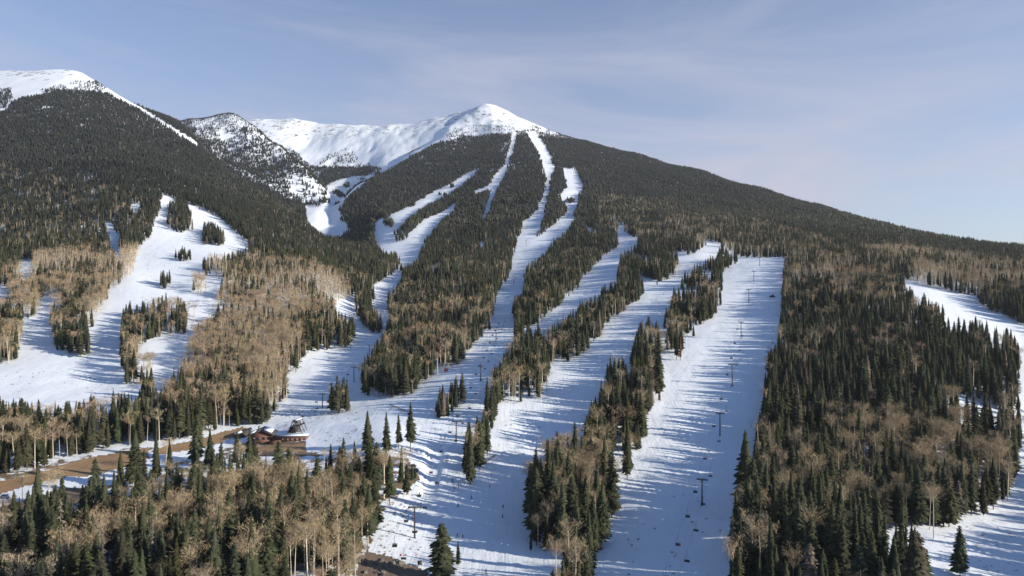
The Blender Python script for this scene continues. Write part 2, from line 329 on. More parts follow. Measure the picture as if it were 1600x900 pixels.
paint(SNOW, [(1270, 600), (1330, 560), (1480, 610), (1560, 640), (1590, 700), (1500, 660), (1400, 640)], 0.35)
paint(SNOW, [(1180, 830), (1330, 800), (1460, 830), (1455, 902), (1180, 902)], 0.3)
# open ground below the embankment, the lodge yard
BAND = [(-60, 762), (0, 745), (60, 733), (130, 712), (190, 700), (260, 690), (310, 682), (375, 664), (408, 664), (480, 665), (482, 690), (470, 708), (395, 712), (330, 716), (250, 735), (200, 745), (130, 757), (60, 770), (0, 790), (-60, 800)]
OPEN = np.zeros_like(SNOW); paint(OPEN, BAND, 1)
paint(OPEN, [(-60, 790), (0, 780), (140, 755), (140, 780), (60, 800), (-60, 815)], 0.75)
paint(OPEN, [(465, 745), (520, 730), (530, 800), (470, 800)], 0.7)
paint(OPEN, [(560, 868), (600, 866), (660, 885), (670, 902), (560, 902)], 1)
ASP = np.full_like(SNOW, 0.20); ASP[:330] = 0.01; ASP[330:400] = 0.06
for p, a in (([(-300, 255), (0, 255), (220, 300), (250, 400), (0, 400), (-300, 400)], 0.15),
             ([(-300, 420), (0, 425), (60, 395), (150, 380), (215, 383), (230, 470), (165, 480), (100, 500), (40, 560), (-300, 560)], 0.78),
             ([(318, 400), (400, 395), (470, 405), (525, 425), (545, 440), (548, 462), (520, 492), (480, 560), (452, 600), (445, 645), (300, 645), (283, 560), (320, 492), (352, 440)], 0.74),
             ([(470, 490), (560, 490), (560, 548), (480, 548)], 0.25), ([(185, 470), (305, 460), (305, 520), (240, 600), (185, 600)], 0.55),
             ([(-300, 640), (450, 610), (450, 690), (-300, 735)], 0.30), ([(-300, 740), (100, 745), (380, 700), (560, 740), (600, 800), (560, 902), (-300, 902)], 0.33),
             ([(560, 700), (660, 690), (650, 790), (570, 860)], 0.35), ([(800, 640), (1000, 560), (960, 902), (800, 902)], 0.42), ([(960, 500), (1040, 490), (1040, 640), (960, 700)], 0.42), ([(1030, 470), (1110, 470), (1080, 560), (1030, 560)], 0.4), ([(750, 560), (900, 500), (870, 640), (750, 700)], 0.35),
             ([(1185, 640), (1300, 630), (1560, 640), (1570, 730), (1450, 745), (1300, 740), (1185, 720)], 0.44), ([(1185, 740), (1500, 740), (1500, 902), (1140, 902)], 0.15),
             ([(1340, 385), (1420, 385), (1700, 425), (1700, 475), (1530, 450), (1400, 430)], 0.68), ([(1060, 330), (1200, 345), (1340, 385), (1340, 400), (1180, 400), (1060, 370)], 0.44),
             ([(1225, 400), (1400, 400), (1400, 470), (1225, 470)], 0.52), ([(600, 440), (780, 440), (775, 560), (600, 560)], 0.42), ([(1225, 470), (1600, 470), (1600, 640), (1200, 640)], 0.09),
             ([(935, 300), (1060, 310), (1060, 375), (935, 360)], 0.36), ([(295, 425), (325, 425), (325, 462), (295, 462)], 0.9), ([(400, 300), (620, 390), (560, 430), (400, 390)], 0.05)):
    paint(ASP, p, a)
DIRT = np.zeros_like(SNOW)
paint(DIRT, [(-300, 720), (0, 735), (190, 700), (380, 690), (470, 700), (640, 715), (652, 745), (640, 760), (600, 800), (575, 860), (650, 882), (672, 902), (-300, 902)], 0.50)
paint(DIRT, [(380, 690), (480, 685), (480, 712), (380, 712)], 0.7)
paint(DIRT, [(-60, 790), (0, 778), (60, 762), (145, 752), (140, 780), (60, 800), (-60, 815)], 0.85)
paint(DIRT, [(560, 868), (600, 866), (655, 885), (670, 902), (560, 902)], 0.85)
paint(DIRT, [(625, 725), (652, 728), (655, 750), (630, 765), (615, 760)], 0.8)
paint(DIRT, [(-60, 790), (20, 766), (90, 747), (150, 742), (200, 727), (250, 710), (310, 700), (378, 679), (395, 684), (320, 713), (262, 726), (205, 744), (150, 759), (100, 762), (30, 785), (-60, 808)], 0)
paint(DIRT, [(335, 410), (400, 400), (470, 410), (520, 430), (535, 450), (515, 490), (478, 555), (445, 600), (435, 640), (310, 640), (295, 560), (330, 492), (360, 440)], 0.50)
paint(DIRT, [(0, 430), (60, 402), (150, 388), (205, 392), (200, 425), (160, 455), (60, 455), (0, 470)], 0.42)
paint(DIRT, [(1200, 480), (1580, 560), (1580, 720), (1450, 800), (1180, 800)], 0.36)
BANK = np.zeros_like(SNOW)
paint(BANK, [(-60, 775), (0, 752), (50, 740), (110, 722), (150, 712), (200, 703), (250, 698), (310, 686), (350, 673), (376, 666), (386, 671), (378, 679), (340, 693), (310, 700), (250, 710), (200, 727), (150, 742), (90, 747), (20, 766), (-60, 790)], 1)
paint(BANK, [(375, 697), (480, 692), (480, 704), (375, 706)], 0.8)
paint(BANK, [(85, 738), (93, 733), (96, 745), (88, 748)], 0); paint(BANK, [(230, 700), (240, 696), (244, 712), (234, 714)], 0)
def look_band(u):
    return 790 - .30 * u - 42            # along the middle of the open band
def look(arr, u, v):
    a = np.clip((u - U0).astype(int), 0, U1 - U0 - 1); b = np.clip(v.astype(int), 0, HH - 1)
    return arr[b, a]

# ------------------------------------------------------------------ materials
def new_mat(name):
    m = bpy.data.materials.new(name); m.use_nodes = True; m.node_tree.nodes.clear(); return m
def plain(name, rgb, rough=0.7, metal=0.0, var=0.12, scale=3.0, bump=0.0):
    m = new_mat(name); t = m.node_tree; l = t.links.new
    p = N(t, 'ShaderNodeBsdfPrincipled'); o = N(t, 'ShaderNodeOutputMaterial'); c = N(t, 'ShaderNodeTexCoord')
    n = N(t, 'ShaderNodeTexNoise'); n.inputs['Scale'].default_value = scale; n.inputs['Detail'].default_value = 5
    h = N(t, 'ShaderNodeMapRange'); h.inputs[3].default_value = 1 - var; h.inputs[4].default_value = 1 + var
    x = N(t, 'ShaderNodeVectorMath', operation='SCALE'); x.inputs[0].default_value = rgb
    l(c.outputs['Object'], n.inputs['Vector']); l(n.outputs['Fac'], h.inputs[0]); l(h.outputs[0], x.inputs['Scale'])
    l(x.outputs[0], p.inputs['Base Color']); p.inputs['Roughness'].default_value = rough; p.inputs['Metallic'].default_value = metal
    l(p.outputs[0], o.inputs[0])
    return m
def foliage_mat(name):
    m = new_mat(name); t = m.node_tree; l = t.links.new
    a = N(t, 'ShaderNodeAttribute', attribute_name='col'); oi = N(t, 'ShaderNodeObjectInfo')
    h = N(t, 'ShaderNodeMapRange'); h.inputs[3].default_value = 0.85; h.inputs[4].default_value = 1.2
    x = N(t, 'ShaderNodeVectorMath', operation='SCALE'); d = N(t, 'ShaderNodeBsdfDiffuse'); o = N(t, 'ShaderNodeOutputMaterial')
    l(oi.outputs['Random'], h.inputs[0]); l(a.outputs['Color'], x.inputs[0]); l(h.outputs[0], x.inputs['Scale']); l(x.outputs[0], d.inputs['Color']); l(d.outputs[0], o.inputs[0])
    return m
M_TREE = foliage_mat('foliage_and_bark')

m = new_mat('snowy_ground'); M_GROUND = m; t = m.node_tree; l = t.links.new
at = N(t, 'ShaderNodeAttribute', attribute_name='col')       # r = bare soil share, g = brown embankment, b = rocky alpine share
sep = N(t, 'ShaderNodeSeparateColor'); l(at.outputs['Color'], sep.inputs[0])
geo = N(t, 'ShaderNodeNewGeometry')
def noise(scale, detail=5, rough=0.55, stretch=None, dist=0.0):
    n = N(t, 'ShaderNodeTexNoise'); n.inputs['Scale'].default_value = scale; n.inputs['Detail'].default_value = detail; n.inputs['Roughness'].default_value = rough
    n.inputs['Distortion'].default_value = dist
    if stretch:
        mpn = N(t, 'ShaderNodeMapping'); mpn.inputs['Scale'].default_value = stretch; l(geo.outputs['Position'], mpn.inputs[0]); l(mpn.outputs[0], n.inputs['Vector'])
    else: l(geo.outputs['Position'], n.inputs['Vector'])
    return n
def mth(op, a, b=None, clamp=False):
    n = N(t, 'ShaderNodeMath', operation=op); n.use_clamp = clamp
    for i, q in enumerate((a, b)):
        if q is None: continue
        if isinstance(q, (int, float)): n.inputs[i].default_value = q
        else: l(q, n.inputs[i])
    return n.outputs[0]
def mixc(f, a, b):
    n = N(t, 'ShaderNodeMix', data_type='RGBA')
    if isinstance(f, (int, float)): n.inputs[0].default_value = f
    else: l(f, n.inputs[0])
    for i, q in ((6, a), (7, b)):
        if isinstance(q, tuple): n.inputs[i].default_value = (*q, 1)
        else: l(q, n.inputs[i])
    return n.outputs[2]
n_soft = noise(0.035, 6); n_mid = noise(0.16, 6, 0.6); n_fine = noise(0.9, 5, 0.6); n_str = noise(0.5, 4, 0.6, (0.15, 1.2, 1.0))
snow_c = mixc(n_soft.outputs['Fac'], (0.79, 0.87, 0.96), (0.85, 0.91, 0.98))
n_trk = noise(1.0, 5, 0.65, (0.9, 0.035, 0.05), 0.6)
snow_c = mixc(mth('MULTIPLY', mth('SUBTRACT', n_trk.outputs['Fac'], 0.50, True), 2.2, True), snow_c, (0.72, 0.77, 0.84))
snow_c = mixc(mth('MULTIPLY', mth('SUBTRACT', n_mid.outputs['Fac'], 0.60, True), 2.6, True), snow_c, (0.62, 0.57, 0.53))       # thin, dirtied patches
# scraped, littered snow in the two worn places of the piste
soil = mixc(n_fine.outputs['Fac'], (0.10, 0.075, 0.055), (0.26, 0.20, 0.15))
bank = mixc(n_mid.outputs['Fac'], (0.25, 0.16, 0.09), (0.42, 0.29, 0.17))
bank = mixc(mth('MULTIPLY', mth('SUBTRACT', n_fine.outputs['Fac'], 0.5, True), 2.5, True), bank, (0.17, 0.10, 0.055))
rock = mixc(n_fine.outputs['Fac'], (0.13, 0.12, 0.11), (0.24, 0.22, 0.20))
mask_s = mth('MULTIPLY', mth('SUBTRACT', mth('ADD', sep.outputs[0], mth('MULTIPLY', mth('SUBTRACT', n_mid.outputs['Fac'], 0.5), 1.6)), 0.48), 9.0, True)
n_rock = noise(0.03, 8, 0.72)
mask_r = mth('MULTIPLY', mth('SUBTRACT', mth('ADD', mth('MULTIPLY', sep.outputs[2], 0.24), n_rock.outputs['Fac']), 0.78), 16.0, True)
mask_b = mth('MULTIPLY', mth('SUBTRACT', mth('ADD', sep.outputs[1], mth('MULTIPLY', mth('SUBTRACT', n_mid.outputs['Fac'], 0.5), 0.5)), 0.5), 9.0, True)
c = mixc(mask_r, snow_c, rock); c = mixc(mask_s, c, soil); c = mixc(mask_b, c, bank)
p = N(t, 'ShaderNodeBsdfPrincipled'); p.inputs['Roughness'].default_value = 0.75; p.inputs['Specular IOR Level'].default_value = 0.25
bm_ = N(t, 'ShaderNodeBump'); bm_.inputs['Strength'].default_value = 0.5; bm_.inputs['Distance'].default_value = 0.5
l(mth('ADD', mth('MULTIPLY', n_mid.outputs['Fac'], 1.6), mth('ADD', mth('MULTIPLY', n_fine.outputs['Fac'], 0.35), mth('ADD', mth('MULTIPLY', n_str.outputs['Fac'], 0.25), mth('MULTIPLY', n_trk.outputs['Fac'], 0.9)))), bm_.inputs['Height'])
l(bm_.outputs[0], p.inputs['Normal']); l(c, p.inputs['Base Color'])
o = N(t, 'ShaderNodeOutputMaterial'); l(p.outputs[0], o.inputs[0])

# ------------------------------------------------------------------ ground sheet
def build_ground():
    nr, nc = Xg.shape
    ux = UC + FPX * Tg; vz = VH - FPX * SZ
    jx = ux + 5 * fbm(Xg / 12, Yg / 12, 2); jv = vz + 2 * fbm(Xg / 9 + 5, Yg / 9, 2)
    col = np.zeros(Xg.shape + (3,))
    nearm = Yg < 1150
    col[..., 0] = np.where(nearm, look(DIRT, jx, jv), 0)
    col[..., 1] = np.where(nearm, look(BANK, jx, jv), 0)
    vis_al = np.clip((Zg - 520) / 220, 0, 1)
    col[..., 2] = vis_al
    Xn = np.repeat(tg[None] * 60, len(yr_near), 0); Yn = np.repeat(yr_near[:, None], nc, 1)
    Zn = np.repeat(Zg[0:1], len(yr_near), 0)
    V = np.stack([np.concatenate([Xn, Xg]), np.concatenate([Yn, Yg]), np.concatenate([Zn, Zg])], -1)
    cc = np.concatenate([np.repeat(col[0:1], len(yr_near), 0), col])
    n = V.shape[0]
    idx = np.arange(n * nc).reshape(n, nc)
    Q = np.stack([idx[:-1, :-1], idx[:-1, 1:], idx[1:, 1:], idx[1:, :-1]], -1).reshape(-1, 4)
    me = mesh_from('ground', V.reshape(-1, 3), Q, cc.reshape(-1, 3), [M_GROUND], smooth=True)
    o = bpy.data.objects.new('ground', me); COL.objects.link(o)
    tag(o, 'snow covered mountain slopes, pistes and valley floor', None, None, 'structure')
build_ground()

# ------------------------------------------------------------------ tree shapes
def cone(r0, r1, z0, z1, n, ox=0.0, oy=0.0, ox2=0.0, oy2=0.0, cap=False):
    V = []; T = []
    for k in range(n):
        a = 2 * math.pi * k / n
        V.append((ox + r0 * math.cos(a), oy + r0 * math.sin(a), z0))
    for k in range(n):
        a = 2 * math.pi * k / n
        V.append((ox2 + r1 * math.cos(a), oy2 + r1 * math.sin(a), z1))
    for k in range(n):
        k2 = (k + 1) % n
        T += [(k, k2, n + k2), (k, n + k2, n + k)]
    return V, T
def bar(a, b, ra, rb, n=3):
    a = Vector(a); b = Vector(b); d = (b - a).normalized(); q = d.to_track_quat('Z', 'Y')
    V = []; T = []
    for (c, r_) in ((a, ra), (b, rb)):
        for k in range(n):
            an = 2 * math.pi * k / n
            V.append(tuple(c + q @ Vector((r_ * math.cos(an), r_ * math.sin(an), 0))))
    for k in range(n):
        k2 = (k + 1) % n
        T += [(k, k2, n + k2), (k, n + k2, n + k)]
    return V, T
class Soup:
    def __init__(s): s.V = []; s.T = []; s.C = []
    def add(s, VT, col):
        V, T = VT; b = len(s.V); s.V += V; s.T += [tuple(i + b for i in t_) for t_ in T]; s.C += [col] * len(V)
    def arr(s): return np.array(s.V, float).reshape(-1, 3), np.array(s.T, int).reshape(-1, 3), np.array(s.C, float).reshape(-1, 3)
def g(c, k): return (c[0] * k, c[1] * k, c[2] * k)

def conifer(rnd, lod, R0=0.12, base=0.10, full=1.0, bare=0.0, ex=.70):
    """unit-height spruce; returns (crown, trunk) soups"""
    cr_, tk = Soup(), Soup()
    W_ = {0: 34, 1: 17, 2: 9, 3: 3}[lod]; B_ = {0: 8, 1: 6, 2: 4, 3: 3}[lod]
    lean = rnd.uniform(-.012, .012), rnd.uniform(-.012, .012)
    tk.add(cone(0.0105, 0.002, -0.03, 0.97, 5 if lod < 2 else 3, 0, 0, lean[0], lean[1]), (1, 1, 1))
    n = {0: 7, 1: 6, 2: 5, 3: 5}[lod]
    # dense heart of the crown, of uneven radius
    prof = [(base, .18), (base + .05, .50), (.35, .46), (.55, .36), (.75, .22), (.90, .09), (1.0, .006)]
    if lod >= 2: prof = [(base, .35), (.30, .62 if lod == 3 else .5), (.62, .42 if lod == 3 else .32), (1.0, .01)]
    rings = []
    V = []; T = []
    for (h, k) in prof:
        for j in range(n):
            a = 2 * math.pi * j / n + h * 2; rr = R0 * k * rnd.uniform(.75, 1.3) * full
            V.append((lean[0] * h + rr * math.cos(a), lean[1] * h + rr * math.sin(a), h + rnd.uniform(-.01, .01)))
    for i in range(len(prof) - 1):
        for j in range(n):
            a, b = i * n + j, i * n + (j + 1) % n
            T += [(a, b, b + n), (a, b + n, a + n)]
    if bare < .5: cr_.add((V, T), (.92, .92, .92))
    ph = rnd.uniform(0, 6.28); lop = rnd.uniform(0, 6.28)
    lump = [(rnd.uniform(0, 6.28), rnd.uniform(.1, .9), rnd.uniform(-.45, .3)) for _ in range(7)]
    for w in range(W_ * B_):
        h = base + (0.985 - base) * ((w + rnd.random()) / (W_ * B_)) ** .92
        if lod == 3: h = base + (0.85 - base) * (w // B_) / W_ + rnd.uniform(0, .05)
        if rnd.random() < bare: continue
        x = (h - base) / (1 - base)
        a = w * 2.39996 + rnd.uniform(-.5, .5)
        rad = R0 * (min(1, .5 + x * 4.5)) * (1 - x) ** ex + .008
        for la, lh, lk in lump: rad *= 1 + lk * math.exp(-((h - lh) / .07) ** 2) * max(0, math.cos(a - la))
        r_ = rad * (rnd.uniform(.50, 1.22) if lod < 3 else rnd.uniform(.8, 1.1))
        droop = -.16 * r_ - .30 * r_ * (1 - x) + rnd.uniform(-.012, .012)
        wd = {0: .26, 1: .38, 2: .60, 3: .95}[lod] * r_ * rnd.uniform(.7, 1.25) + .003
        up = {0: .010, 1: .020, 2: .035, 3: .08}[lod]
        ca, sa = math.cos(a), math.sin(a); k = rnd.uniform(.62, 1.38) if lod < 2 else rnd.uniform(.85, 1.15)
        c_ = (k, k, k)
        cx, cy = lean[0] * h, lean[1] * h
        P0 = (cx, cy, h + up)
        PL = (cx + ca * r_ * .62 - sa * wd, cy + sa * r_ * .62 + ca * wd, h + droop * .75)
        PR = (cx + ca * r_ * .62 + sa * wd, cy + sa * r_ * .62 - ca * wd, h + droop * .75)
        PT = (cx + ca * r_, cy + sa * r_, h + droop * .9)
        if lod == 0:
            PM = (cx + ca * r_ * .6, cy + sa * r_ * .6, h + droop * .25 + up * .6)
            cr_.add(([P0, PL, PM, PR, PT], [(0, 1, 2), (0, 2, 3), (2, 1, 4), (2, 4, 3)]), c_)
        else:
            cr_.add(([P0, PL, PT, PR], [(0, 1, 2), (0, 2, 3)]), c_)
    return cr_, tk

def aspen(rnd, lod, style=0):
    """unit-height leafless aspen"""
    cr_, tk = Soup(), Soup()
    bx, by = rnd.uniform(-.03, .03), rnd.uniform(-.03, .03)
    n = 5 if lod == 0 else 3
    pts = [(0, 0, -.02), (bx * .4, by * .4, .35), (bx, by, .68), (bx * 1.2 + rnd.uniform(-.02, .02), by * 1.2, .93)]
    thick = {0: 1.0, 1: 1.15, 2: 1.5, 3: 2.2}[lod]
    rr = [.0095 * thick, .0080 * thick, .0055 * thick, .0015]
    for i in range(3):
        tk.add(bar(pts[i], pts[i + 1], rr[i], rr[i + 1], n), (1, 1, 1))
    nl = {0: 16, 1: 8, 2: 3, 3: 0}[lod]; nt_ = {0: 46, 1: 28, 2: 26, 3: 20}[lod]
    low = (.66, .74, .60)[style]
    tips = []
    for i in range(max(nl, 1) if lod < 3 else 1):
        h = low + (.95 - low) * (i + rnd.random()) / max(nl, 1)
        a = i * 2.4 + rnd.uniform(-.5, .5)
        f = (h - .35) / .33 if h < .68 else 1
        b0 = Vector((bx * h * 1.3, by * h * 1.3, h * .93))
        ln = (.17 * (1 - (h - low) / (1.35 - low)) + .05) * rnd.uniform(.75, 1.25)
        b1 = b0 + Vector((math.cos(a) * ln * .75, math.sin(a) * ln * .75, ln * rnd.uniform(.55, 1.0)))
        if lod < 2: tk.add(bar(b0, b1, .0026 * thick, .0010, 3), (.78, .72, .64))
        tips.append((b0, b1))
    ks = {0: 1.25, 1: 2.7, 2: 5.4, 3: 8.0}[lod]
    for (b0, b1) in tips:
        for q in range(nt_ if lod < 2 else nt_ // max(1, nl) + 4):
            if lod < 2:
                p = b0.lerp(b1, rnd.uniform(.25, 1.1))
                sp = .045
            else:
                p = Vector((bx, by, rnd.uniform(low + .05, .95))); sp = .105 * (1.15 - (p.z - low)) 
            p = p + Vector((rnd.gauss(0, sp * .6), rnd.gauss(0, sp * .6), rnd.gauss(0, sp * .5)))
            d = Vector((rnd.gauss(0, .6), rnd.gauss(0, .6), rnd.uniform(.2, 1.3))).normalized() * rnd.uniform(.03, .065) * (1 if lod < 2 else 1.4)
            s_ = d.cross(Vector((rnd.gauss(0, 1), rnd.gauss(0, 1), rnd.gauss(0, 1)))).normalized() * .0016 * ks
            k = rnd.uniform(.75, 1.25)
            cr_.add(([tuple(p - s_), tuple(p + s_), tuple(p + d)], [(0, 1, 2)]), (k, k, k))
    return cr_, tk

rp = random.Random(5)
CON = {}; ASPN = {}
for lod, nv in ((0, 9), (1, 8), (2, 8), (3, 8)):
    CON[lod] = [conifer(rp, lod, R0=rp.choice((.115, .13, .145, .16, .18)), base=rp.choice((.05, .08, .12, .2)), full=rp.uniform(.85, 1.1), ex=rp.uniform(.45, .9)) for _ in range(nv)]
    ASPN[lod] = [aspen(rp, lod, k % 3) for k in range(nv)]
SNAG = {k: [conifer(rp, k, R0=.06, base=.25, bare=.6) for _ in range(3)] for k in (0, 1)}
GREEN = np.array((0.054, 0.062, 0.037)); BARK = np.array((0.16, 0.12, 0.09)); TWIG = np.array((0.38, 0.305, 0.195)); ABARK = np.array((0.60, 0.54, 0.44))

# ------------------------------------------------------------------ where the trees stand
def scatter():
    out = []
    for (ya, yb, cell, keep) in ((150, 520, 4.7, 1.0), (520, 1000, 4.9, 1.0), (1000, 1800, 5.2, 1.0), (1800, 3450, 5.9, 1.0)):
        ys = np.arange(ya, yb, cell); xm = yb * 1.02
        xs = np.arange(-xm, xm, cell)
        X, Y = np.meshgrid(xs, ys); X = X + RNG.uniform(-.48, .48, X.shape) * cell; Y = Y + RNG.uniform(-.48, .48, Y.shape) * cell
        X = X.ravel(); Y = Y.ravel(); k = (np.abs(X / Y) < 1.02) & (Y > ya) & (Y < yb) & (RNG.random(X.shape) < keep)
        out.append(np.stack([X[k], Y[k]], 1))
    n_base = sum(len(q) for q in out)
    for (ya, yb, cell) in ((150, 1300, 3.6),):                     # second, closer sowing used only inside the aspen woods
        ys = np.arange(ya, yb, cell); xs = np.arange(-yb * .95, yb * .95, cell)
        X, Y = np.meshgrid(xs, ys); X = (X + RNG.uniform(-.5, .5, X.shape) * cell).ravel(); Y = (Y + RNG.uniform(-.5, .5, Y.shape) * cell).ravel()
        k = (np.abs(X / Y) < .98); X = X[k]; Y = Y[k]; Z = height(X, Y); uu = UC + FPX * X / Y; vv = VH - FPX * Z / Y
        a_ = look(ASP, uu, vv - 8 / Y * FPX)
        k = (a_ > .5) & (RNG.random(len(X)) < (a_ - .45) * 1.5) & (Y > 380) & (fbm(X / 30 + 4, Y / 30, 3) > -.30)
        out.append(np.stack([X[k], Y[k]], 1))
    P = np.concatenate(out); X, Y = P[:, 0], P[:, 1]
    extra = np.arange(len(X)) >= n_base
    Z = height(X, Y); T_ = X / Y; Sx = Z / Y
    u = UC + FPX * T_; v = VH - FPX * Sx
    alt = np.clip((Z + 100) / 650, 0, 1)
    H = (26.5 - 13 * np.sqrt(alt)) * RNG.uniform(.58, 1.16, len(X)) * (0.9 + .22 * fbm(X / 35, Y / 35, 2))
    sub = (Z > 620); H = np.where(sub, H * .62, H)
    young = RNG.random(len(X)) < .16; H = np.where(young, H * RNG.uniform(.35, .7, len(X)), H)
    hp = H / Y * FPX
    keep = (Sx + (H + 14) / Y) > occl(T_, Y)
    keep &= (u > -190) & (u < 1880 + 0 * u)
    # margins beyond the picture only matter close by
    keep &= ~((Y > 700) & ((u < -90) | (u > 1720)))
    jig = np.where(Y > 1200, 3.2, np.clip(hp * .17, 2.0, 8))
    ju = u + jig * (fbm(X / 9 + 31, Y / 9, 2) + RNG.uniform(-.5, .5, len(X))); jv = v + jig * (.6 * fbm(X / 9, Y / 9 + 77, 2) + RNG.uniform(-.35, .35, len(X)))
    # ground hidden behind a crest is forest; only ground in view follows the outlines
    hidden = Sx < occl(T_, Y) - 0.002
    base_s = np.where(hidden, np.where(Z > 560, .8, 0), look(SNOW, ju, jv))
    top_s = look(SNOW, ju, v - hp * .74); mid_s = look(SNOW, ju, v - hp * .38)
    offu = (u > 1762) & (Y < 700)
    pat = np.clip(.5 + .95 * fbm(X / 38, Y / 60, 3), 0, 1); pat = np.where(Y > 1500, .25 * pat + .75 * RNG.random(len(X)), pat)
    open_ = np.maximum(base_s, 0)
    part = (open_ > 0) & (open_ < .97)
    keep &= np.where(part, pat > open_ * .9 + .05, open_ < .5)
    keep &= ~((top_s > .96) & ~hidden) | offu
    keep &= ~((mid_s > .96) & ~hidden) | offu
    wpx = np.clip(hp * .075, 0, 8)                          # crowns do not overhang the groomed edge by much
    keep &= ~((Y < 900) & ((look(SNOW, u - wpx, v - hp * .2) > .96) | (look(SNOW, u + wpx, v - hp * .2) > .96)) & ~hidden & (RNG.random(len(X)) < .8)) | offu
    og = look(OPEN, u, v); keep &= ~(RNG.random(len(X)) < og)
    ogt = look(OPEN, u, v - hp * .5); ogu = look(OPEN, u, v - hp * .85); keep &= ~((RNG.random(len(X)) < .88) & ((ogt >= 1) | (ogu >= 1)) & (u < 490) & (v > look_band(u)))
    keep &= ~((ogt >= 1) & (u > 365) & (u < 485) & (RNG.random(len(X)) < .93))
    # gaps inside the stands
    gapn = fbm(X / 22 + 50, Y / 22, 2); keep &= gapn > np.where((u < 600) & (v > 745), -.30, -.55)
    P = np.stack([X, Y, Z, H, u, v, hp, extra], 1)[keep]
    return P
P = scatter()
X, Y, Z, H, u, v, hp, extra = P.T
pa = look(ASP, u, v - hp * .6)
patch = fbm(X / 30 + 4, Y / 30, 3); 
is_a = RNG.random(len(X)) < np.clip(pa + patch * 1.2 * np.sqrt(np.clip(pa, 0, 1)), 0, 1) * (pa > .02)
is_a |= extra > .5
H = np.where(is_a, np.clip(H * .88, 9, 23.5), H)
hp = H / Y * FPX
open('/tmp/log.txt','w').write(f'trees {len(X)} aspen {is_a.sum()}\n')

# trees that stand alone in the photograph: (u of trunk, v of foot, height in photo px, kind, width factor)
HERO = [(690, 908, 92, 'c', 1.85, 'broad dark spruce standing alone on the piste at the bottom edge of the photo'),
        (716, 884, 40, 'c', 1.2, 'small spruce growing against the right side of the broad lone spruce'),
        (575, 712, 72, 'c', 1.05, 'full spruce, first from the left of the four spruces in a row beyond the lodge'),
        (604, 708, 66, 'c', 1.1, 'full spruce, second from the left of the four spruces in a row beyond the lodge'),
        (623, 702, 56, 'c', .8, 'thin ragged spruce, third from the left of four in a row beyond the lodge'),
        (641, 705, 78, 'c', 1.0, 'tall pointed spruce, rightmost of the four in a row beyond the lodge'),
        (1500, 900, 80, 'c', 1.0, 'dark spruce standing by itself on the snow at the corner of the lower right stand'),
        (1001, 690, 78, 'c', .8, 'slim spruce at the middle of the narrow tree strip between the two right pistes'),
        (980, 748, 105, 'c', .85, 'tallest slim spruce hanging over the snow right of the narrow tree strip'),
        (1029, 625, 110, 'c', .7, 'very tall slim spruce at the right edge of the narrow strip, rusty at its foot'),
        (1057, 562, 62, 'c', .8, 'slim spruce at the lower tip of the upper tree strip'),
        (1166, 800, 130, 'c', 1.15, 'tall tapering spruce leaning out over the right piste from the dense stand'),
        (1149, 868, 105, 'c', 1.05, 'full pointed spruce at the lower left corner of the dense right stand'),
        (150, 797, 82, 'c', 1.25, 'dark spruce in front of the brown embankment below the snow bank'),
        (60, 790, 72, 'c', .75, 'thin spruce crossing the left part of the brown embankment'),
        (308, 722, 76, 'c', 1.0, 'spruce standing before the right end of the brown embankment'),
        (370, 728, 54, 'c', 1.1, 'short spruce just below the red brown lodge'),
        (735, 757, 100, 'c', 1.0, 'spruce at the lower tip of the little tree group on the middle piste'),
        (750, 735, 80, 'c', .85, 'spruce inside the little tree group on the middle piste'),
        (762, 712, 75, 'c', .8, 'spruce at the upper end of the little tree group on the middle piste')]
RED = [(1063, 563, 40, .8, 'small rust red dead spruce at the tip of the upper tree strip'),
       (1031, 629, 26, .9, 'rust red dead sapling at the foot of the very tall slim spruce'),
       (1383, 742, 60, .6, 'rust red dead spruce in the aspens of the dense right stand')]

def part_mesh(name, soup, colour):
    V, T, C = soup.arr(); return mesh_from(name, V, T, C * colour, [M_TREE])
con_me = [(part_mesh('crown', a, GREEN * k), part_mesh('trunk', b, BARK)) for (a, b), k in zip(CON[0], (1, 1.15, .85, 1.05, .95, 1.2, .9, 1.1, 1))]
asp_me = [(part_mesh('crown', a, TWIG), part_mesh('trunk', b, ABARK)) for a, b in ASPN[0]]
_rc = conifer(rp, 0, R0=.10, base=.15, bare=.45)
red_me = (part_mesh('crown', _rc[0], np.array((.20, .085, .055))), part_mesh('trunk', _rc[1], BARK))
_sn = [conifer(rp, 0, R0=.085, base=.2, bare=.6, ex=.5) for _ in range(2)]
snag_me = [(part_mesh('crown', a, np.array((.17, .145, .12))), part_mesh('trunk', b, np.array((.24, .21, .18)))) for a, b in _sn]
def put_tree(name, meshes, loc, h, wid, rz, label, cat, group):
    r_ = empty(name, loc, rz); r_.scale = (h * wid, h * wid, h)
    tag(r_, label, cat, group)
    for nm, me in zip(('crown', 'trunk'), meshes):
        o_ = bpy.data.objects.new(nm, me); COL.objects.link(o_); o_.parent = r_
    return r_
def stand_of(u, v):
    if u > 1130 and v > 470: return 'in the dense stand right of the lift' , 'dense right stand'
    if 810 < u <= 1045 and v > 560 and not (u < 870 and v < 690): return 'in the narrow strip between right pistes', 'narrow strip'
    if 745 < u <= 1045 and v > 470: return 'in the long stand left of the strip', 'long middle stand'
    if 665 < u <= 770 and v > 570: return 'in the small groups on the piste', 'small groups on the piste'
    if u <= 665 and v > 700 and u > 455: return 'between the lodge and the piste', 'woods beside the lodge'
    if u <= 500 and v > 745: return 'below the brown embankment', 'woods below the embankment'
    if u <= 500 and v > 600: return 'above the brown embankment', 'belt above the embankment'
    if u <= 560: return 'on the slope around the left clearing', 'left clearing'
    if u <= 800: return 'in the big stand between middle pistes', 'big middle stand'
    return 'beside the upper right pistes', 'upper right belt'

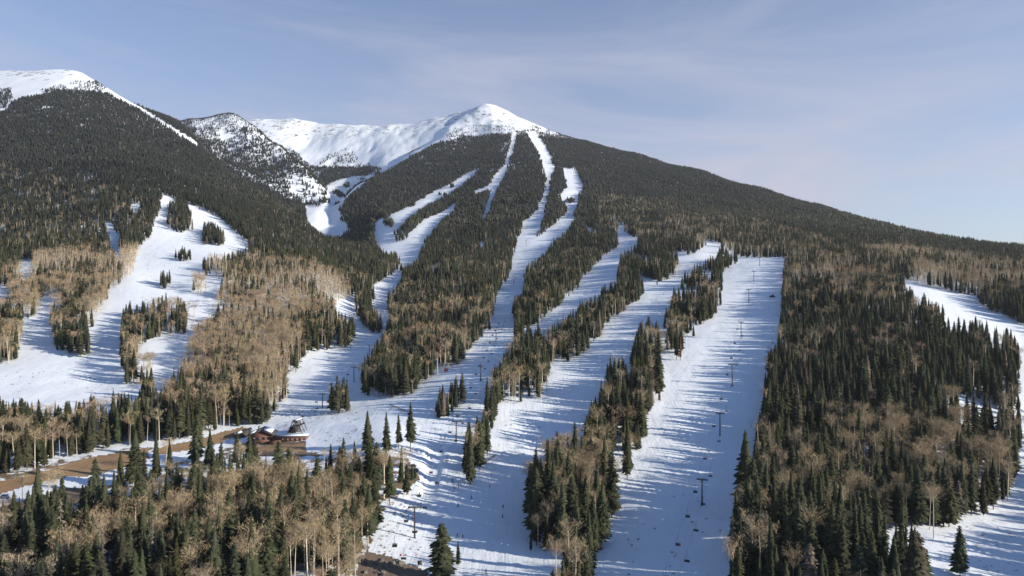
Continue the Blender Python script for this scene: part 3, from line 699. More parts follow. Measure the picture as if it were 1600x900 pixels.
used = np.zeros(len(X), bool)
# keep some air around the lone trees
for hr in HERO:
    gx, gy, gz = ground_at(hr[0], min(hr[1], 1000))
    used |= ((X - gx) ** 2 + (Y - gy) ** 2) < 3.2 ** 2
LODGE_XY = [ground_at(405, 690)[:2], ground_at(450, 690)[:2]]
for gx, gy in LODGE_XY: used |= (((X - gx) / 1.5) ** 2 + (Y - gy) ** 2) < 11 ** 2
drop = used.copy()
rk = random.Random(3)
nh = 0
for (hu, hv, hpx, kd, wf, lab) in HERO:
    gx, gy, gz = ground_at(hu, hv); hh = hpx * gy / FPX
    put_tree('spruce_tree', con_me[(nh * 4 + 1) % len(con_me)], (gx, gy, gz - .2), hh, wf, rk.uniform(0, 6), lab, 'conifer', 'spruces that stand out singly'); nh += 1
for (hu, hv, hpx, wf, lab) in RED:
    gx, gy, gz = ground_at(hu, hv); hh = hpx * gy / FPX
    put_tree('dead_spruce', red_me, (gx, gy, gz - .2), hh, wf, rk.uniform(0, 6), lab, 'dead tree', 'rust red dead spruces')
inview = (u > -12) & (u < 1612) & (v - hp * .85 < 895) & (~drop)
def pick(mask, n):
    idx = np.where(mask)[0]; return idx[np.argsort(-hp[idx])][:n]
sel_c = pick(inview & ~is_a & (v - hp * .5 < 895), 300 - len(HERO)); sel_a = pick(inview & is_a & (v - hp * .6 < 895), 300)
for i in sel_c:
    st, gname = stand_of(u[i], v[i])
    big = hp[i] > 95
    if rk.random() < .07:
        put_tree('dead_spruce', snag_me[rk.randrange(2)], (X[i], Y[i], Z[i] - .2), H[i], rk.uniform(.8, 1.1), rk.uniform(0, 6.28), 'grey dead spruce with sparse branches ' + st, 'dead tree', 'grey snags of the ' + gname)
        continue
    lab = ('tall' if big else 'smaller') + ' dark green spruce ' + st
    put_tree('spruce_tree', con_me[rk.randrange(len(con_me))], (X[i], Y[i], Z[i] - .2), H[i], rk.uniform(.74, 1.18), rk.uniform(0, 6.28), lab, 'conifer', ('tall' if big else 'smaller') + ' spruces of the ' + gname)
for i in sel_a:
    st, gname = stand_of(u[i], v[i])
    lab = 'leafless tan aspen with pale trunk ' + st
    put_tree('aspen_tree', asp_me[rk.randrange(len(asp_me))], (X[i], Y[i], Z[i] - .2), H[i], rk.uniform(.95, 1.45), rk.uniform(0, 6.28), lab, 'aspen', 'aspens of the ' + gname)
used[sel_c] = True; used[sel_a] = True

def merged(name, idx, protos, colour, bark, label, cat, grey=0.0):
    VS, TS, CS = [], [], []; off = 0
    lodi = np.digitize(Y[idx], (340, 760, 1500))
    for lod in range(4):
        sub = idx[lodi == lod]
        if not len(sub): continue
        pv = RNG.integers(0, len(protos[lod]), len(sub))
        for k, (ca, tb) in enumerate(protos[lod]):
            s_ = sub[pv == k]
            if not len(s_): continue
            V1_, T1_, C1_ = ca.arr(); V2_, T2_, C2_ = tb.arr()
            nV = len(V1_); V_ = np.concatenate([V1_, V2_]) if len(V2_) else V1_
            T_ = np.concatenate([T1_, T2_ + nV]) if len(V2_) else T1_
            isb = np.arange(len(V_)) >= nV
            Cb = np.concatenate([C1_, C2_])
            m_ = len(s_); a = RNG.uniform(0, 6.28, m_); w = RNG.uniform(.84, 1.32, m_) * (1.15 if name.startswith('aspen') else (1, 1.05, 1.25, 1.7)[lod])
            ca_, sa_ = np.cos(a), np.sin(a)
            x = (V_[None, :, 0] * ca_[:, None] - V_[None, :, 1] * sa_[:, None]) * (H[s_] * w)[:, None] + X[s_][:, None]
            y = (V_[None, :, 0] * sa_[:, None] + V_[None, :, 1] * ca_[:, None]) * (H[s_] * w)[:, None] + Y[s_][:, None]
            z = V_[None, :, 2] * H[s_][:, None] + Z[s_][:, None] - .2
            VS.append(np.stack([x, y, z], -1).reshape(-1, 3).astype(np.float32))
            TS.append((T_[None] + (np.arange(m_) * len(V_))[:, None, None] + off).reshape(-1, 3).astype(np.int32)); off += m_ * len(V_)
            br = RNG.uniform(.72, 1.30, m_) if lod < 2 else RNG.uniform(.84, 1.16, m_); tint = np.stack([RNG.uniform(.88, 1.16, m_), np.ones(m_), RNG.uniform(.85, 1.2, m_)], 1)
            base_c = colour[None] * br[:, None] * tint
            if not name.startswith('aspen'):                     # greyer, darker with altitude: tone of distant haze and light put into the colour
                hi = np.clip((Z[s_] + 20) / 260, 0, 1)[:, None]
                base_c = base_c * (1 - hi) + np.array((.034, .039, .034))[None] * br[:, None] * tint * hi
            if grey:
                gm = RNG.random(m_) < grey * np.clip(1.2 + 2 * fbm(X[s_] / 60, Y[s_] / 60, 2), .2, 3)
                base_c = np.where(gm[:, None], np.where((Y[s_] > 1300)[:, None], np.array((.095, .085, .075)), np.array((.15, .125, .10))) * br[:, None], base_c)
            c_ = Cb[None] * np.where(isb[None, :, None], np.asarray(bark)[None, None], base_c[:, None, :])
            CS.append(c_.reshape(-1, 3).astype(np.float32))
    V_ = np.concatenate(VS); T_ = np.concatenate(TS); C_ = np.concatenate(CS)
    open('/tmp/log.txt','a').write(f'{name} {len(V_)} {len(T_)}\n')
    o_ = bpy.data.objects.new(name, mesh_from(name, V_, T_, C_, [M_TREE])); COL.objects.link(o_)
    tag(o_, label, cat, None, 'stuff')
rest = np.where(~used)[0]
merged('conifer_forest', rest[~is_a[rest]], CON, GREEN, BARK, 'dark green conifer forest covering the mountain slopes between the pistes', 'forest', .045)
merged('aspen_forest', rest[is_a[rest]], ASPN, TWIG, ABARK, 'tan leafless aspen woods filling the lower slopes', 'forest', 0)

# ------------------------------------------------------------------ small builders
def mesh_obj(name, soups, mat, parent=None):
    V, T, C = soups.arr(); o_ = bpy.data.objects.new(name, mesh_from(name, V, T, None, [mat])); COL.objects.link(o_)
    if parent: o_.parent = parent
    return o_
def box(cx, cy, cz, sx, sy, sz, rz=0.0, top=1.0):
    V = []
    for dz in (-.5, .5):
        k = 1 if dz < 0 else top
        for a, b in ((-.5, -.5), (.5, -.5), (.5, .5), (-.5, .5)):
            x, y = a * sx * k, b * sy * k
            V.append((cx + x * math.cos(rz) - y * math.sin(rz), cy + x * math.sin(rz) + y * math.cos(rz), cz + dz * sz))
    F = [(0, 3, 2, 1), (4, 5, 6, 7), (0, 1, 5, 4), (1, 2, 6, 5), (2, 3, 7, 6), (3, 0, 4, 7)]
    return V, [t_ for f in F for t_ in ((f[0], f[1], f[2]), (f[0], f[2], f[3]))]
def prism(poly, a, b, axis='y'):
    """closed profile (x, z) pushed along y from a to b"""
    n = len(poly); V = [(x, a, z) for x, z in poly] + [(x, b, z) for x, z in poly]; T = []
    for k in range(n):
        q = (k + 1) % n; T += [(k, q, n + q), (k, n + q, n + k)]
    for k in range(1, n - 1): T += [(0, k + 1, k), (n, n + k, n + k + 1)]
    return V, T
def sp(*parts):
    q = Soup()
    for p_ in parts: q.add(p_, (1, 1, 1))
    return q
def copy_tree(o_, parent=None):
    c_ = o_.copy(); COL.objects.link(c_); c_.parent = parent
    for ch in list(o_.children): copy_tree(ch, c_)
    return c_

M_STEEL = plain('dark_weathered_steel', (.060, .052, .048), .6, .3)
M_WOOD = plain('red_brown_timber', (.17, .085, .06), .8, var=.3, scale=1.2)
M_DWOOD = plain('dark_timber', (.055, .045, .04), .8)
M_ROOF = plain('charcoal_roofing', (.045, .048, .055), .7)
M_SNOWC = plain('lying_snow', (.82, .88, .95), .8, var=.04)
M_GLASS = plain('window_glass', (.03, .035, .045), .15)
M_STONE = plain('grey_boulder', (.16, .145, .13), .9, var=.3)
M_BLACK = plain('black_cloth', (.02, .022, .03), .8); M_NAVY = plain('navy_cloth', (.03, .045, .10), .8); M_REDC = plain('red_cloth', (.45, .05, .05), .8)
M_SKIN = plain('skin', (.50, .32, .24), .6); M_PINK = plain('pink_fabric', (.75, .16, .20), .8); M_ORANGE = plain('signal_red_board', (.70, .09, .05), .6)
M_WHITE = plain('white_car_paint', (.75, .76, .78), .3); M_RED = plain('red_car_paint', (.40, .04, .03), .3); M_TYRE = plain('tyre_rubber', (.02, .02, .02), .9)
M_CONC = plain('weathered_concrete', (.36, .31, .27), .9)

# ------------------------------------------------------------------ chairlifts
def tower(u_, v_, h, w, rz, label, group, leg='post'):
    x, y, z = ground_at(u_, v_)
    r_ = empty('lift_tower', (x, y, z - .2), rz); tag(r_, label, 'lift tower', group)
    mesh_obj('mast', sp(cone(.34, .22, -.6, h, 8), cone(.6, .6, -.6, .25, 8)), M_STEEL, r_)
    mesh_obj('crossarm', sp(box(0, 0, h, w, .34, .36), box(0, 0, h - .55, w * .42, .22, .2)), M_STEEL, r_)
    for s_ in (-1, 1):
        parts = [box(s_ * w / 2, 0, h - .12, .16, 3.0, .26)]
        for k in range(4):
            V, T = cone(.24, .24, -.06, .06, 8); V = [(s_ * w / 2 + zz, -1.15 + k * .77 + xx, h + .08 + yy) for xx, yy, zz in V]; parts.append((V, T))
        mesh_obj('sheave_train', sp(*parts), M_STEEL, r_)
    mesh_obj('ladder', sp(box(-.30, -.32, h * .5, .05, .05, h * .96), box(.02, -.32, h * .5, .05, .05, h * .96), *[box(-.14, -.32, .5 + k * .6, .34, .04, .04) for k in range(int(h / .6) - 1)]), M_STEEL, r_)
    mesh_obj('walkway', sp(box(0, .45, h + .25, w * .9, .5, .06), box(0, .7, h + 1.0, w * .9, .05, .05)), M_STEEL, r_)
    return Vector((x, y, z - .2 + h + .3))
CH = None
def make_chair():
    r_ = empty('lift_chair', (0, 0, 0)); 
    mesh_obj('hanger', sp(bar((0, 0, 0), (0, 0, -2.2), .045, .045, 4), bar((0, 0, -2.2), (0, .5, -2.9), .045, .045, 4), bar((-.85, .5, -2.9), (.85, .5, -2.9), .04, .04, 4), bar((-.85, .5, -2.9), (-.85, .35, -3.75), .035, .035, 4), bar((.85, .5, -2.9), (.85, .35, -3.75), .035, .035, 4)), M_STEEL, r_)
    mesh_obj('seat', sp(box(0, .05, -3.75, 1.75, .55, .10), box(0, -.2, -3.83, 1.7, .08, .12)), M_BLACK, r_)
    mesh_obj('backrest', sp(box(0, .36, -3.4, 1.75, .08, .55)), M_BLACK, r_)
    mesh_obj('safety_bar', sp(bar((-.8, .4, -3.3), (-.8, -.35, -3.35), .025, .025, 4), bar((.8, .4, -3.3), (.8, -.35, -3.35), .025, .025, 4), bar((-.8, -.35, -3.35), (.8, -.35, -3.35), .03, .03, 4)), M_STEEL, r_)
    return r_
def lift(items, w, where, spacing, dmax, order):
    tops = []; base = [ground_at(a, b) for a, b, h in items]
    for k, (a, b, h) in enumerate(items):
        p0 = base[max(k - 1, 0)]; p1 = base[min(k + 1, len(items) - 1)]
        rz = math.atan2(p1[1] - p0[1], p1[0] - p0[0]) - math.pi / 2
        tops.append((tower(a, b, h, w, rz, f'{order[k]} dark T shaped lift tower {where}', 'lift towers ' + where), rz))
    par = []
    global CH
    first = True; n_ = 0
    for s_ in (-1, 1):
        pts = []
        for k in range(len(tops) - 1):
            (a, ra), (b, rb) = tops[k], tops[k + 1]
            A = a + Vector((math.cos(ra), math.sin(ra), 0)) * (s_ * w / 2); B = b + Vector((math.cos(rb), math.sin(rb), 0)) * (s_ * w / 2)
            L_ = (B - A).length; nseg = 8; sag = L_ * L_ / 9000
            for q in range(nseg):
                t0, t1 = q / nseg, (q + 1) / nseg
                P0 = A.lerp(B, t0); P1 = A.lerp(B, t1); P0.z -= 4 * sag * t0 * (1 - t0); P1.z -= 4 * sag * t1 * (1 - t1)
                par.append(bar(P0, P1, .022, .022, 3))
            m_ = max(1, int(L_ / spacing))
            for q in range(m_):
                t0 = (q + (.3 if s_ > 0 else .75)) / m_
                P0 = A.lerp(B, t0); P0.z -= 4 * sag * t0 * (1 - t0)
                if P0.y > dmax or P0.y < 195: continue
                if CH is None: CH = make_chair(); c_ = CH
                else: c_ = copy_tree(CH)
                c_.location = P0; c_.rotation_euler = (0, 0, ra + (0 if s_ < 0 else math.pi))
                tag(c_, 'small empty chair hanging from the lift cable ' + where, 'lift chair', 'chairs of the lift ' + where)
    o_ = mesh_obj('haul_cable', sp(*par), M_STEEL)
    tag(o_, 'thin steel haul cable strung from tower to tower ' + where, 'cable')
ORD = ['bottom', 'lowest fully visible', 'second', 'third', 'fourth', 'fifth', 'sixth', 'topmost', 'uppermost far']
lift([(1035, 1000, 12), (1097, 790, 12), (1125, 681, 13), (1144, 601, 14), (1158, 529, 14), (1170, 471, 12.5), (1178, 440, 12), (1187, 415, 10.5)], 4.6, 'up the broad right piste', 30, 560, ORD)
lift([(588, 985, 12), (648, 841, 12.3), (713, 690, 11), (751, 594, 10), (775, 536, 12), (803, 445, 12), (822, 385, 12), (840, 335, 12), (853, 285, 12)], 5.0, 'up the long middle piste', 24, 700, ORD)
lift([(462, 676, 6.5), (504, 637, 9.5), (553, 597, 12), (577, 560, 12)], 4.4, 'above the A-frame hut', 26, 560, ['bottom', 'low', 'tall', 'hidden upper'])

# ------------------------------------------------------------------ lodge and huts
gx, gy, gz = ground_at(408, 694)
r_ = empty('ski_lodge', (gx, gy, gz), R(8)); tag(r_, 'red brown timber lodge with snow on its charcoal roof, at the end of the embankment', 'lodge')
mesh_obj('wall', sp(prism([(-6.2, -2), (6.2, -2), (6.2, 5.2), (0, 7.4), (-6.2, 5.2)], 0, 9)), M_WOOD, r_)
mesh_obj('foundation', sp(box(0, 4.5, -1.2, 13.2, 10, 2.6)), M_CONC, r_)
rf = mesh_obj('roof', sp(prism([(-7.4, 4.95), (0, 7.75), (0, 8.05), (-7.6, 5.2)], -1.2, 10.2), prism([(7.4, 4.95), (7.6, 5.2), (0, 8.05), (0, 7.75)], -1.2, 10.2)), M_ROOF, r_)
mesh_obj('roof_snow', sp(prism([(1.0, 7.68), (5.4, 6.05), (5.4, 6.32), (1.0, 7.98)], 1.5, 9.6), prism([(-6.8, 5.52), (-3.6, 6.72), (-3.6, 6.95), (-6.8, 5.75)], .5, 6.5)), M_SNOWC, rf)
for k, wx in enumerate((-4.2, -1.5, 1.5, 4.2)):
    f = mesh_obj('window', sp(box(wx, -.03, 3.2, 1.5, .12, 1.5)), M_DWOOD, r_); mesh_obj('pane', sp(box(wx, -.10, 3.2, 1.25, .04, 1.25)), M_GLASS, f)
dr = mesh_obj('door', sp(box(.0, -.03, .3, 1.6, .1, 2.3)), M_DWOOD, r_); mesh_obj('handle', sp(box(.6, -.12, .3, .08, .08, .3)), M_STEEL, dr)
mesh_obj('chimney', sp(box(-2.4, 6, 8.0, .9, .9, 2.2)), M_STONE, r_)
gx, gy, gz = ground_at(380, 684)
r_ = empty('lodge_shed', (gx, gy, gz), R(28)); tag(r_, 'low dark shed with a sloping charcoal roof against the left side of the lodge', 'shed')
mesh_obj('wall', sp(prism([(-4.5, -1.5), (4.5, -1.5), (4.5, 4.2), (-4.5, 2.0)], 0, 5)), M_DWOOD, r_)
rf = mesh_obj('roof', sp(prism([(-5.2, 1.95), (5.0, 4.45), (5.0, 4.7), (-5.2, 2.2)], -.6, 5.6)), M_ROOF, r_)
mesh_obj('roof_snow', sp(prism([(-4.6, 2.36), (-.5, 3.36), (-.5, 3.6), (-4.6, 2.6)], .0, 4.8)), M_SNOWC, rf)
gx, gy, gz = ground_at(452, 690)
r_ = empty('lodge_terrace', (gx, gy, gz), R(4)); tag(r_, 'long low red brown terrace building with snowy flat roof between lodge and A-frame', 'terrace building')
mesh_obj('wall', sp(box(0, 2.5, .6, 19, 5, 4.2), box(-7.5, -1.2, -.4, 6, 2.4, 2.6)), M_WOOD, r_)
mesh_obj('roof', sp(box(0, 2.6, 2.85, 19.8, 6.0, .28)), M_ROOF, r_); mesh_obj('roof_snow', sp(box(1, 2.8, 3.12, 17.8, 4.6, .26)), M_SNOWC, r_)
for k in range(6):
    f = mesh_obj('window', sp(box(-4.0 + k * 2.5, -.03, 1.2, 1.3, .12, 1.3)), M_DWOOD, r_); mesh_obj('pane', sp(box(-4.0 + k * 2.5, -.10, 1.2, 1.05, .04, 1.05)), M_GLASS, f)
rl = [box(0, -.9, 3.9, 19, .06, .08)]
rl += [box(-9.4 + k * 1.05, -.9, 3.4, .07, .07, 1.1) for k in range(19)]
mesh_obj('railing', sp(*rl), M_DWOOD, r_)
gx, gy, gz = ground_at(461, 677)
r_ = empty('a_frame_hut', (gx, gy, gz), R(-18)); tag(r_, 'black A-frame hut with open right side and snow inside, behind the terrace', 'A-frame hut')
for yy in (0, 2.6, 5.2): mesh_obj('frame', sp(bar((-5.4, yy, -.6), (-1.3, yy, 7.4), .26, .22, 4), bar((5.4, yy, -.6), (1.3, yy, 7.4), .26, .22, 4), bar((-1.5, yy, 7.2), (1.5, yy, 7.2), .22, .22, 4), bar((-2.6, yy, 4.6), (2.6, yy, 4.6), .16, .16, 4)), M_DWOOD, r_)
mesh_obj('roof', sp(prism([(-5.6, -.4), (-3.5, 3.6), (-3.3, 3.6), (-5.3, -.4)], 0, 5.4), prism([(-1.5, 7.4), (1.5, 7.4), (1.5, 7.6), (-1.5, 7.6)], -.2, 5.6)), M_ROOF, r_)
mesh_obj('roof_snow', sp(prism([(-1.2, 7.61), (1.2, 7.61), (1.0, 7.9), (-1.0, 7.9)], 0, 5.4)), M_SNOWC, r_)
mesh_obj('cabin', sp(prism([(-4.3, -.5), (-.4, -.5), (-.4, 4.2), (-2.0, 4.2)], .6, 4.8)), M_DWOOD, r_); mesh_obj('bullwheel', sp(cone(1.5, 1.5, 4.4, 4.75, 14, 1.6, 2.6, 1.6, 2.6), bar((1.6, 2.6, -.5), (1.6, 2.6, 4.4), .3, .3, 6)), M_STEEL, r_)
gx, gy, gz = ground_at(702, 628)
r_ = empty('slope_hut', (gx, gy, gz), R(10)); tag(r_, 'tiny brown hut with a white snowy roof at the foot of the big middle stand', 'hut')
mesh_obj('wall', sp(box(0, 1.5, .8, 3.2, 2.6, 2.8)), M_WOOD, r_); mesh_obj('roof', sp(prism([(-2.1, 2.2), (2.1, 2.2), (0, 3.2)], -.1, 3.1)), M_ROOF, r_)
mesh_obj('roof_snow', sp(prism([(-2.15, 2.28), (0, 3.3), (2.15, 2.28), (2.1, 2.6), (0, 3.6), (-2.1, 2.6)], 0, 3.0)), M_SNOWC, r_)
dr = mesh_obj('door', sp(box(.7, .17, .5, .9, .08, 1.9)), M_DWOOD, r_)

# ------------------------------------------------------------------ skiers
def skinned(name, pts, edges, rad, mat, parent):
    me = bpy.data.meshes.new(name); me.from_pydata(pts, edges, []); me.materials.append(mat)
    o_ = bpy.data.objects.new(name, me); COL.objects.link(o_); o_.parent = parent
    sk = o_.modifiers.new('skin', 'SKIN'); sk.use_smooth_shade = True
    for i, r0 in enumerate(rad): me.skin_vertices[0].data[i].radius = (r0, r0)
    me.skin_vertices[0].data[0].use_root = True
    sb = o_.modifiers.new('sub', 'SUBSURF'); sb.levels = 1; sb.render_levels = 1
    return o_
def make_person(name_j, mj, mt):
    me = bpy.data.meshes.new('person'); 
    pts = [(0, 0, .92), (0, -.03, 1.15), (0, -.07, 1.38), (0, -.09, 1.50), (0, -.10, 1.58), (0, -.12, 1.68), (0, -.12, 1.76),
           (.10, 0, .90), (.13, -.16, .52), (.13, .0, .10), (.13, -.15, .05), (-.10, 0, .90), (-.13, -.16, .52), (-.13, .0, .10), (-.13, -.15, .05),
           (.19, -.07, 1.40), (.30, -.08, 1.15), (.28, -.32, 1.02), (.28, -.38, 1.0), (-.19, -.07, 1.40), (-.30, -.08, 1.15), (-.28, -.32, 1.02), (-.28, -.38, 1.0)]
    ed = [(0, 1), (1, 2), (2, 3), (3, 4), (4, 5), (5, 6), (0, 7), (7, 8), (8, 9), (9, 10), (0, 11), (11, 12), (12, 13), (13, 14), (2, 15), (15, 16), (16, 17), (17, 18), (2, 19), (19, 20), (20, 21), (21, 22)]
    rad = [.14, .13, .15, .07, .06, .10, .085, .10, .07, .05, .045, .10, .07, .05, .045, .07, .05, .04, .045, .07, .05, .04, .045]
    root = skinned('person', pts, ed, rad, M_SKIN, None)
    up = [0, 1, 2, 3, 15, 16, 17, 19, 20, 21]; mp_ = {a: i for i, a in enumerate(up)}
    skinned('jacket', [pts[i] for i in up], [(mp_[a], mp_[b]) for a, b in ed if a in mp_ and b in mp_], [rad[i] * 1.22 + .01 for i in up], mj, root)
    lo = [0, 7, 8, 9, 10, 11, 12, 13, 14]; mp2 = {a: i for i, a in enumerate(lo)}
    skinned('trousers', [pts[i] for i in lo], [(mp2[a], mp2[b]) for a, b in ed if a in mp2 and b in mp2], [rad[i] * 1.25 + .012 for i in lo], mt, root)
    V, T = cone(.13, .05, 1.69, 1.83, 8, 0, -.12, 0, -.12); V.append((0, -.12, 1.85)); T += [(8 + k, 8 + (k + 1) % 8, 16) for k in range(8)]
    mesh_obj('helmet', sp((V, T)), M_BLACK, root)
    for s_ in (-1, 1):
        mesh_obj('ski', sp(box(s_ * .13, -.12, .0, .09, 1.7, .03), box(s_ * .13, -1.0, .05, .08, .12, .03)), M_NAVY, root)
        mesh_obj('ski_pole', sp(bar((s_ * .28, -.40, 1.02), (s_ * .34, -.10, .02), .012, .012, 4)), M_STEEL, root)
    return root
PP = [make_person('a', M_BLACK, M_BLACK), make_person('b', M_NAVY, M_BLACK), make_person('c', M_REDC, M_BLACK)]
PEOPLE = [(689, 685, 0, 'skier in dark clothes, left of the pair near the second middle lift tower'), (695, 687, 1, 'skier in dark blue jacket, right of the pair near the second middle lift tower'),
          (707, 753, 0, 'skier in black standing just above the pink markers'), (717, 762, 1, 'skier in navy jacket beside the left pink marker'), (737, 780, 0, 'skier in black on the blue shaded snow below the pink markers'),
          (716, 792, 0, 'crouched looking dark skier left of the middle of the lower piste'), (786, 794, 1, 'dark skier near the left edge of the narrow tree strip'),
          (715, 840, 0, 'left skier of the pair beside the broad lone spruce'), (723, 841, 0, 'right skier of the pair beside the broad lone spruce'),
          (717, 874, 1, 'skier in navy just right of the broad lone spruce'), (759, 896, 0, 'skier in black at the bottom edge of the photo'),
          (1157, 414, 0, 'dark skier at the top left corner of the broad right piste'), (1037, 460, 1, 'dark skier high on the piste left of the upper tree strip'),
          (655, 776, 0, 'skier beside the shaded trough on the left of the piste'), (785, 793 + 16, 2, 'skier in red jacket close to the narrow tree strip')]
done = set()
for k, (pu, pv, kk, lab) in enumerate(PEOPLE):
    o_ = PP[kk] if kk not in done else copy_tree(PP[kk]); done.add(kk)
    x, y, z = ground_at(pu, pv); o_.location = (x, y, z + .03); o_.rotation_euler = (0, 0, rk.uniform(-1.5, 1.5)); o_.scale = (1, 1, 1)
    tag(o_, lab, 'person', 'skiers on the pistes')

# ------------------------------------------------------------------ markers, fences, machines, cars, boulders
for mu, mv, lab in ((709, 768, 'pink slope marker left of the pair of markers on the middle piste'), (764, 765, 'pink slope marker right of the pair on the middle piste'), (625, 874, 'pink slope marker near the brown hollow at the bottom edge')):
    x, y, z = ground_at(mu, mv); r_ = empty('slope_marker', (x, y, z)); tag(r_, lab, 'marker', 'pink slope markers')
    mesh_obj('pole', sp(bar((0, 0, -.3), (0, 0, 2.1), .04, .04, 5)), M_STEEL, r_); mesh_obj('flag', sp(box(.35, 0, 1.55, .75, .05, .85)), M_PINK, r_)
x, y, z = ground_at(697, 581); r_ = empty('safety_board', (x, y, z)); tag(r_, 'bright red safety board at the edge of the big middle stand', 'board')
mesh_obj('board', sp(box(0, 0, 1.5, 3.0, .12, 2.0)), M_ORANGE, r_); mesh_obj('post', sp(box(-1.2, .12, .8, .12, .1, 2.6)), M_DWOOD, r_); mesh_obj('post', sp(box(1.2, .12, .8, .12, .1, 2.6)), M_DWOOD, r_)
def fence(a, b, label):
    A = ground_at(*a); r_ = empty('snow_fence', A); tag(r_, label, 'fence')
    net = []; n = 12; prev = None
    for k in range(n + 1):
        q = ground_at(a[0] + (b[0] - a[0]) * k / n, a[1] + (b[1] - a[1]) * k / n); L0 = Vector(q) - Vector(A)
        mesh_obj('post', sp(bar(L0 + Vector((0, 0, -.3)), L0 + Vector((0, 0, 1.5)), .06, .06, 4)), M_DWOOD, r_)
        if prev is not None:
            for h in (.25, .5, .75, 1.0, 1.25): net.append(bar(prev + Vector((0, 0, h)), L0 + Vector((0, 0, h)), .07, .07, 4))
        prev = L0
    mesh_obj('rail', sp(*net), M_DWOOD, r_)
fence((608, 634), (637, 645), 'dark slatted snow fence above the four spruces in a row')
fence((751, 729), (775, 713), 'dark slatted snow fence right of the small tree group')
x, y, z = ground_at(1206, 464); r_ = empty('snow_groomer', (x, y, z), R(60)); tag(r_, 'dark snow groomer parked near the right edge of the broad right piste', 'snow groomer')
mesh_obj('body', sp(box(0, 0, 1.0, 2.4, 4.6, .8, 0, .92)), M_STEEL, r_); cb = mesh_obj('cab', sp(box(0, -1.0, 2.0, 1.9, 1.7, 1.2, 0, .85)), M_STEEL, r_); mesh_obj('windscreen', sp(box(0, -1.84, 2.05, 1.5, .1, .8)), M_GLASS, cb)
for s_ in (-1, 1): mesh_obj('track', sp(prism([(-2.4, .5), (-1.9, .0), (1.9, .0), (2.4, .5), (1.9, .9), (-1.9, .9)], s_ * 1.55 - .4, s_ * 1.55 + .4)), M_TYRE, r_); r_.children[-1].rotation_euler = (0, 0, R(90))
mesh_obj('blade', sp(box(0, -3.1, .6, 4.2, .25, 1.0)), M_STEEL, r_)
def car(u_, v_, paint_m, label, rz):
    x, y, z = ground_at(u_, v_); r_ = empty('parked_car', (x, y, z), rz); tag(r_, label, 'car', 'cars parked in the lower left woods')
    mesh_obj('body', sp(prism([(-2.2, .35), (2.2, .35), (2.25, .75), (1.9, .95), (1.0, 1.02), (.4, 1.55), (-1.5, 1.6), (-2.15, 1.0), (-2.25, .7)], -.88, .88)), paint_m, r_)
    mesh_obj('window', sp(prism([(.82, 1.05), (.36, 1.48), (-1.4, 1.52), (-1.9, 1.05)], -.90, .90)), M_GLASS, r_)
    mesh_obj('windscreen', sp(([(.97, -.72, 1.06), (.97, .72, 1.06), (.44, .66, 1.54), (.44, -.66, 1.54), (.93, -.72, 1.05), (.93, .72, 1.05), (.40, .66, 1.52), (.40, -.66, 1.52)], [(0, 1, 2), (0, 2, 3), (4, 6, 5), (4, 7, 6)])), M_GLASS, r_)
    for wx in (-1.35, 1.35):
        for wy in (-.8, .8):
            V, T = cone(.34, .34, -.12, .12, 12); V += [(0, 0, -.12), (0, 0, .12)]; T += [(k, (k + 1) % 12, 24) for k in range(12)] + [(12 + k, 12 + (k + 1) % 12, 25) for k in range(12)]
            V = [(wx + a, wy + c_, .34 + b) for a, b, c_ in V]; wh = mesh_obj('wheel', sp((V, T)), M_TYRE, r_)
    for wy in (-.6, .6): mesh_obj('headlight', sp(box(2.22, wy, .72, .08, .3, .16)), M_GLASS, r_)
car(9, 778, M_WHITE, 'white car parked at the left edge below the brown embankment', R(12)); car(24, 792, M_STEEL, 'dark car beside the white car at the left edge', R(20))
car(478, 750, M_RED, 'red car half hidden by trees below the terrace building', R(80)); car(500, 742, M_STEEL, 'dark car in the shaded yard right of the red car', R(70))
x, y, z = ground_at(656, 885); r_ = empty('equipment_box', (x, y, z), R(10)); tag(r_, 'small dark equipment box on posts left of the broad lone spruce', 'equipment box')
mesh_obj('cabinet', sp(box(0, 0, 1.2, 1.5, .8, 1.1)), M_STEEL, r_); mesh_obj('post', sp(box(-.6, 0, .3, .1, .1, 1.2)), M_STEEL, r_); mesh_obj('post', sp(box(.6, 0, .3, .1, .1, 1.2)), M_STEEL, r_); mesh_obj('lid', sp(box(0, 0, 1.8, 1.7, 1.0, .1)), M_ROOF, r_)
bl = []
for k in range(5):
    b_ = bmesh.new(); bmesh.ops.create_icosphere(b_, subdivisions=2, radius=1.0)
    for q in b_.verts: q.co *= 1 + rk.uniform(-.2, .2); q.co.z *= .7
    me = bpy.data.meshes.new('boulder'); b_.to_mesh(me); b_.free(); me.materials.append(M_STONE); bl.append(me)
for k in range(34):
    if k < 18: bu, bv, where, gr = rk.uniform(628, 652), rk.uniform(726, 756), 'dark boulder in the pile left of the shaded trough', 'boulders left of the shaded trough'
    else: bu, bv, where, gr = rk.uniform(568, 668), rk.uniform(874, 899), 'dark boulder lying in the brown hollow at the bottom edge', 'boulders in the bottom hollow'
    x, y, z = ground_at(bu, bv); o_ = bpy.data.objects.new('boulder', bl[k % 5]); COL.objects.link(o_); q = rk.uniform(.5, 1.5); o_.location = (x, y, z + .1); o_.scale = (q * 1.2, q, q); o_.rotation_euler = (0, 0, rk.uniform(0, 6)); tag(o_, where, 'boulder', gr)

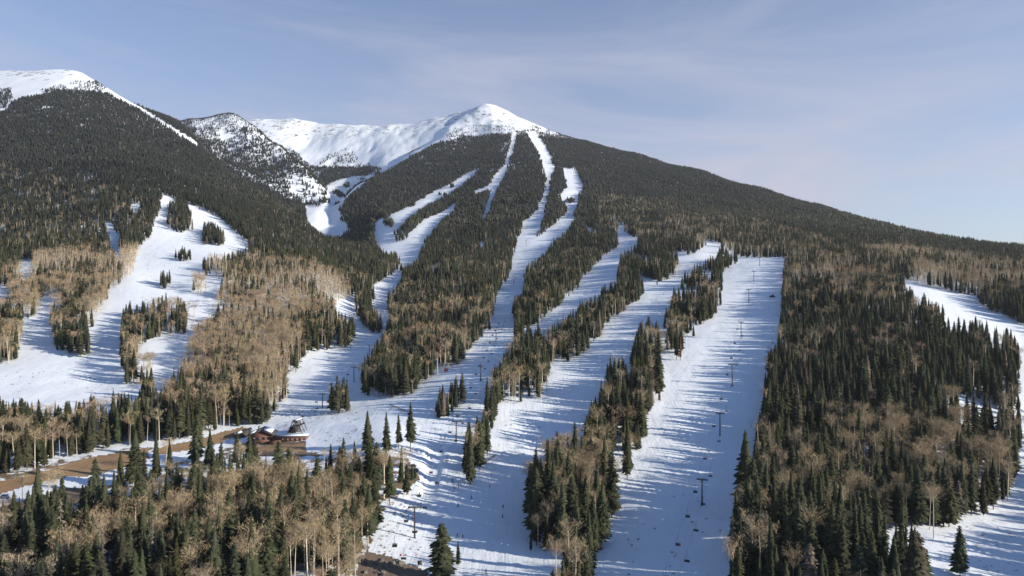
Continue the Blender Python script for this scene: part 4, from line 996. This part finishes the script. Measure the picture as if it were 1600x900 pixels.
# ------------------------------------------------------------------ low brush poking through the snow
def brush():
    V, T, C = [], [], []; rb_ = random.Random(9)
    zones = [(230, 40, 330, 170, 360, 420), (260, 0, 210, 580, 625, 200), (250, 220, 380, 320, 480, 320), (330, 590, 660, 765, 868, 150), (120, 440, 560, 640, 690, 260), (100, 960, 1130, 690, 900, 70), (60, 780, 900, 640, 720, 50), (90, 1470, 1590, 790, 900, 120), (160, 480, 640, 700, 760, 90)]
    for (_, ua, ub, va, vb, n) in zones:
        for k in range(n):
            bu, bv = rb_.uniform(ua, ub), rb_.uniform(va, vb)
            x, y, z = ground_at(bu, bv)
            if rb_.random() > .5 + .9 * float(fbm(np.array([x / 25]), np.array([y / 25]), 2)[0]): continue
            s_ = rb_.uniform(.3, .95); g_ = rb_.random() < .25; col = (.05, .055, .03) if g_ else (.22 * rb_.uniform(.6, 1.2), .14, .09)
            for q in range(26):
                a = rb_.uniform(0, 6.28); r0 = rb_.uniform(0, s_ * .8); px_, py_ = x + r0 * math.cos(a), y + r0 * math.sin(a)
                h = rb_.uniform(.3, 1.1) * s_; d = (rb_.gauss(0, .3) * s_, rb_.gauss(0, .3) * s_); w = .05 * s_; i0 = len(V)
                V += [(px_ - w, py_, z - .1), (px_ + w, py_ + w, z - .1), (px_ + d[0], py_ + d[1], z + h)]; T.append((i0, i0 + 1, i0 + 2)); C += [col] * 3
    o_ = bpy.data.objects.new('brush', mesh_from('brush', V, T, np.array(C), [M_TREE])); COL.objects.link(o_)
    tag(o_, 'low brown brush and twigs poking through the snow', None, None, 'stuff')
brush()
# ------------------------------------------------------------------ air
def build_haze():
    me = bpy.data.meshes.new('haze'); b = bmesh.new(); bmesh.ops.create_cube(b, size=1.0)
    for v_ in b.verts: v_.co = Vector((v_.co.x * 26000, v_.co.y * 9500 + 3700, -1 if 0 else (ZLO if v_.co.z < 0 else ZHI)))
    b.to_mesh(me); b.free()
    m = new_mat('thin_air'); t = m.node_tree
    pv = N(t, 'ShaderNodeVolumePrincipled'); pv.inputs['Color'].default_value = (0.80, 0.88, 1.0, 1); pv.inputs['Density'].default_value = HAZE; pv.inputs['Anisotropy'].default_value = 0.2
    o_ = N(t, 'ShaderNodeOutputMaterial'); t.links.new(pv.outputs[0], o_.inputs['Volume'])
    me.materials.append(m); o = bpy.data.objects.new('haze', me); COL.objects.link(o); tag(o, 'thin bluish winter air over the valley and mountains', None, None, 'stuff')
ZLO = float(Zg.min()) - 1.0; ZHI = float(Zg.max()) + 60; HAZE = 3.6e-5
build_haze()
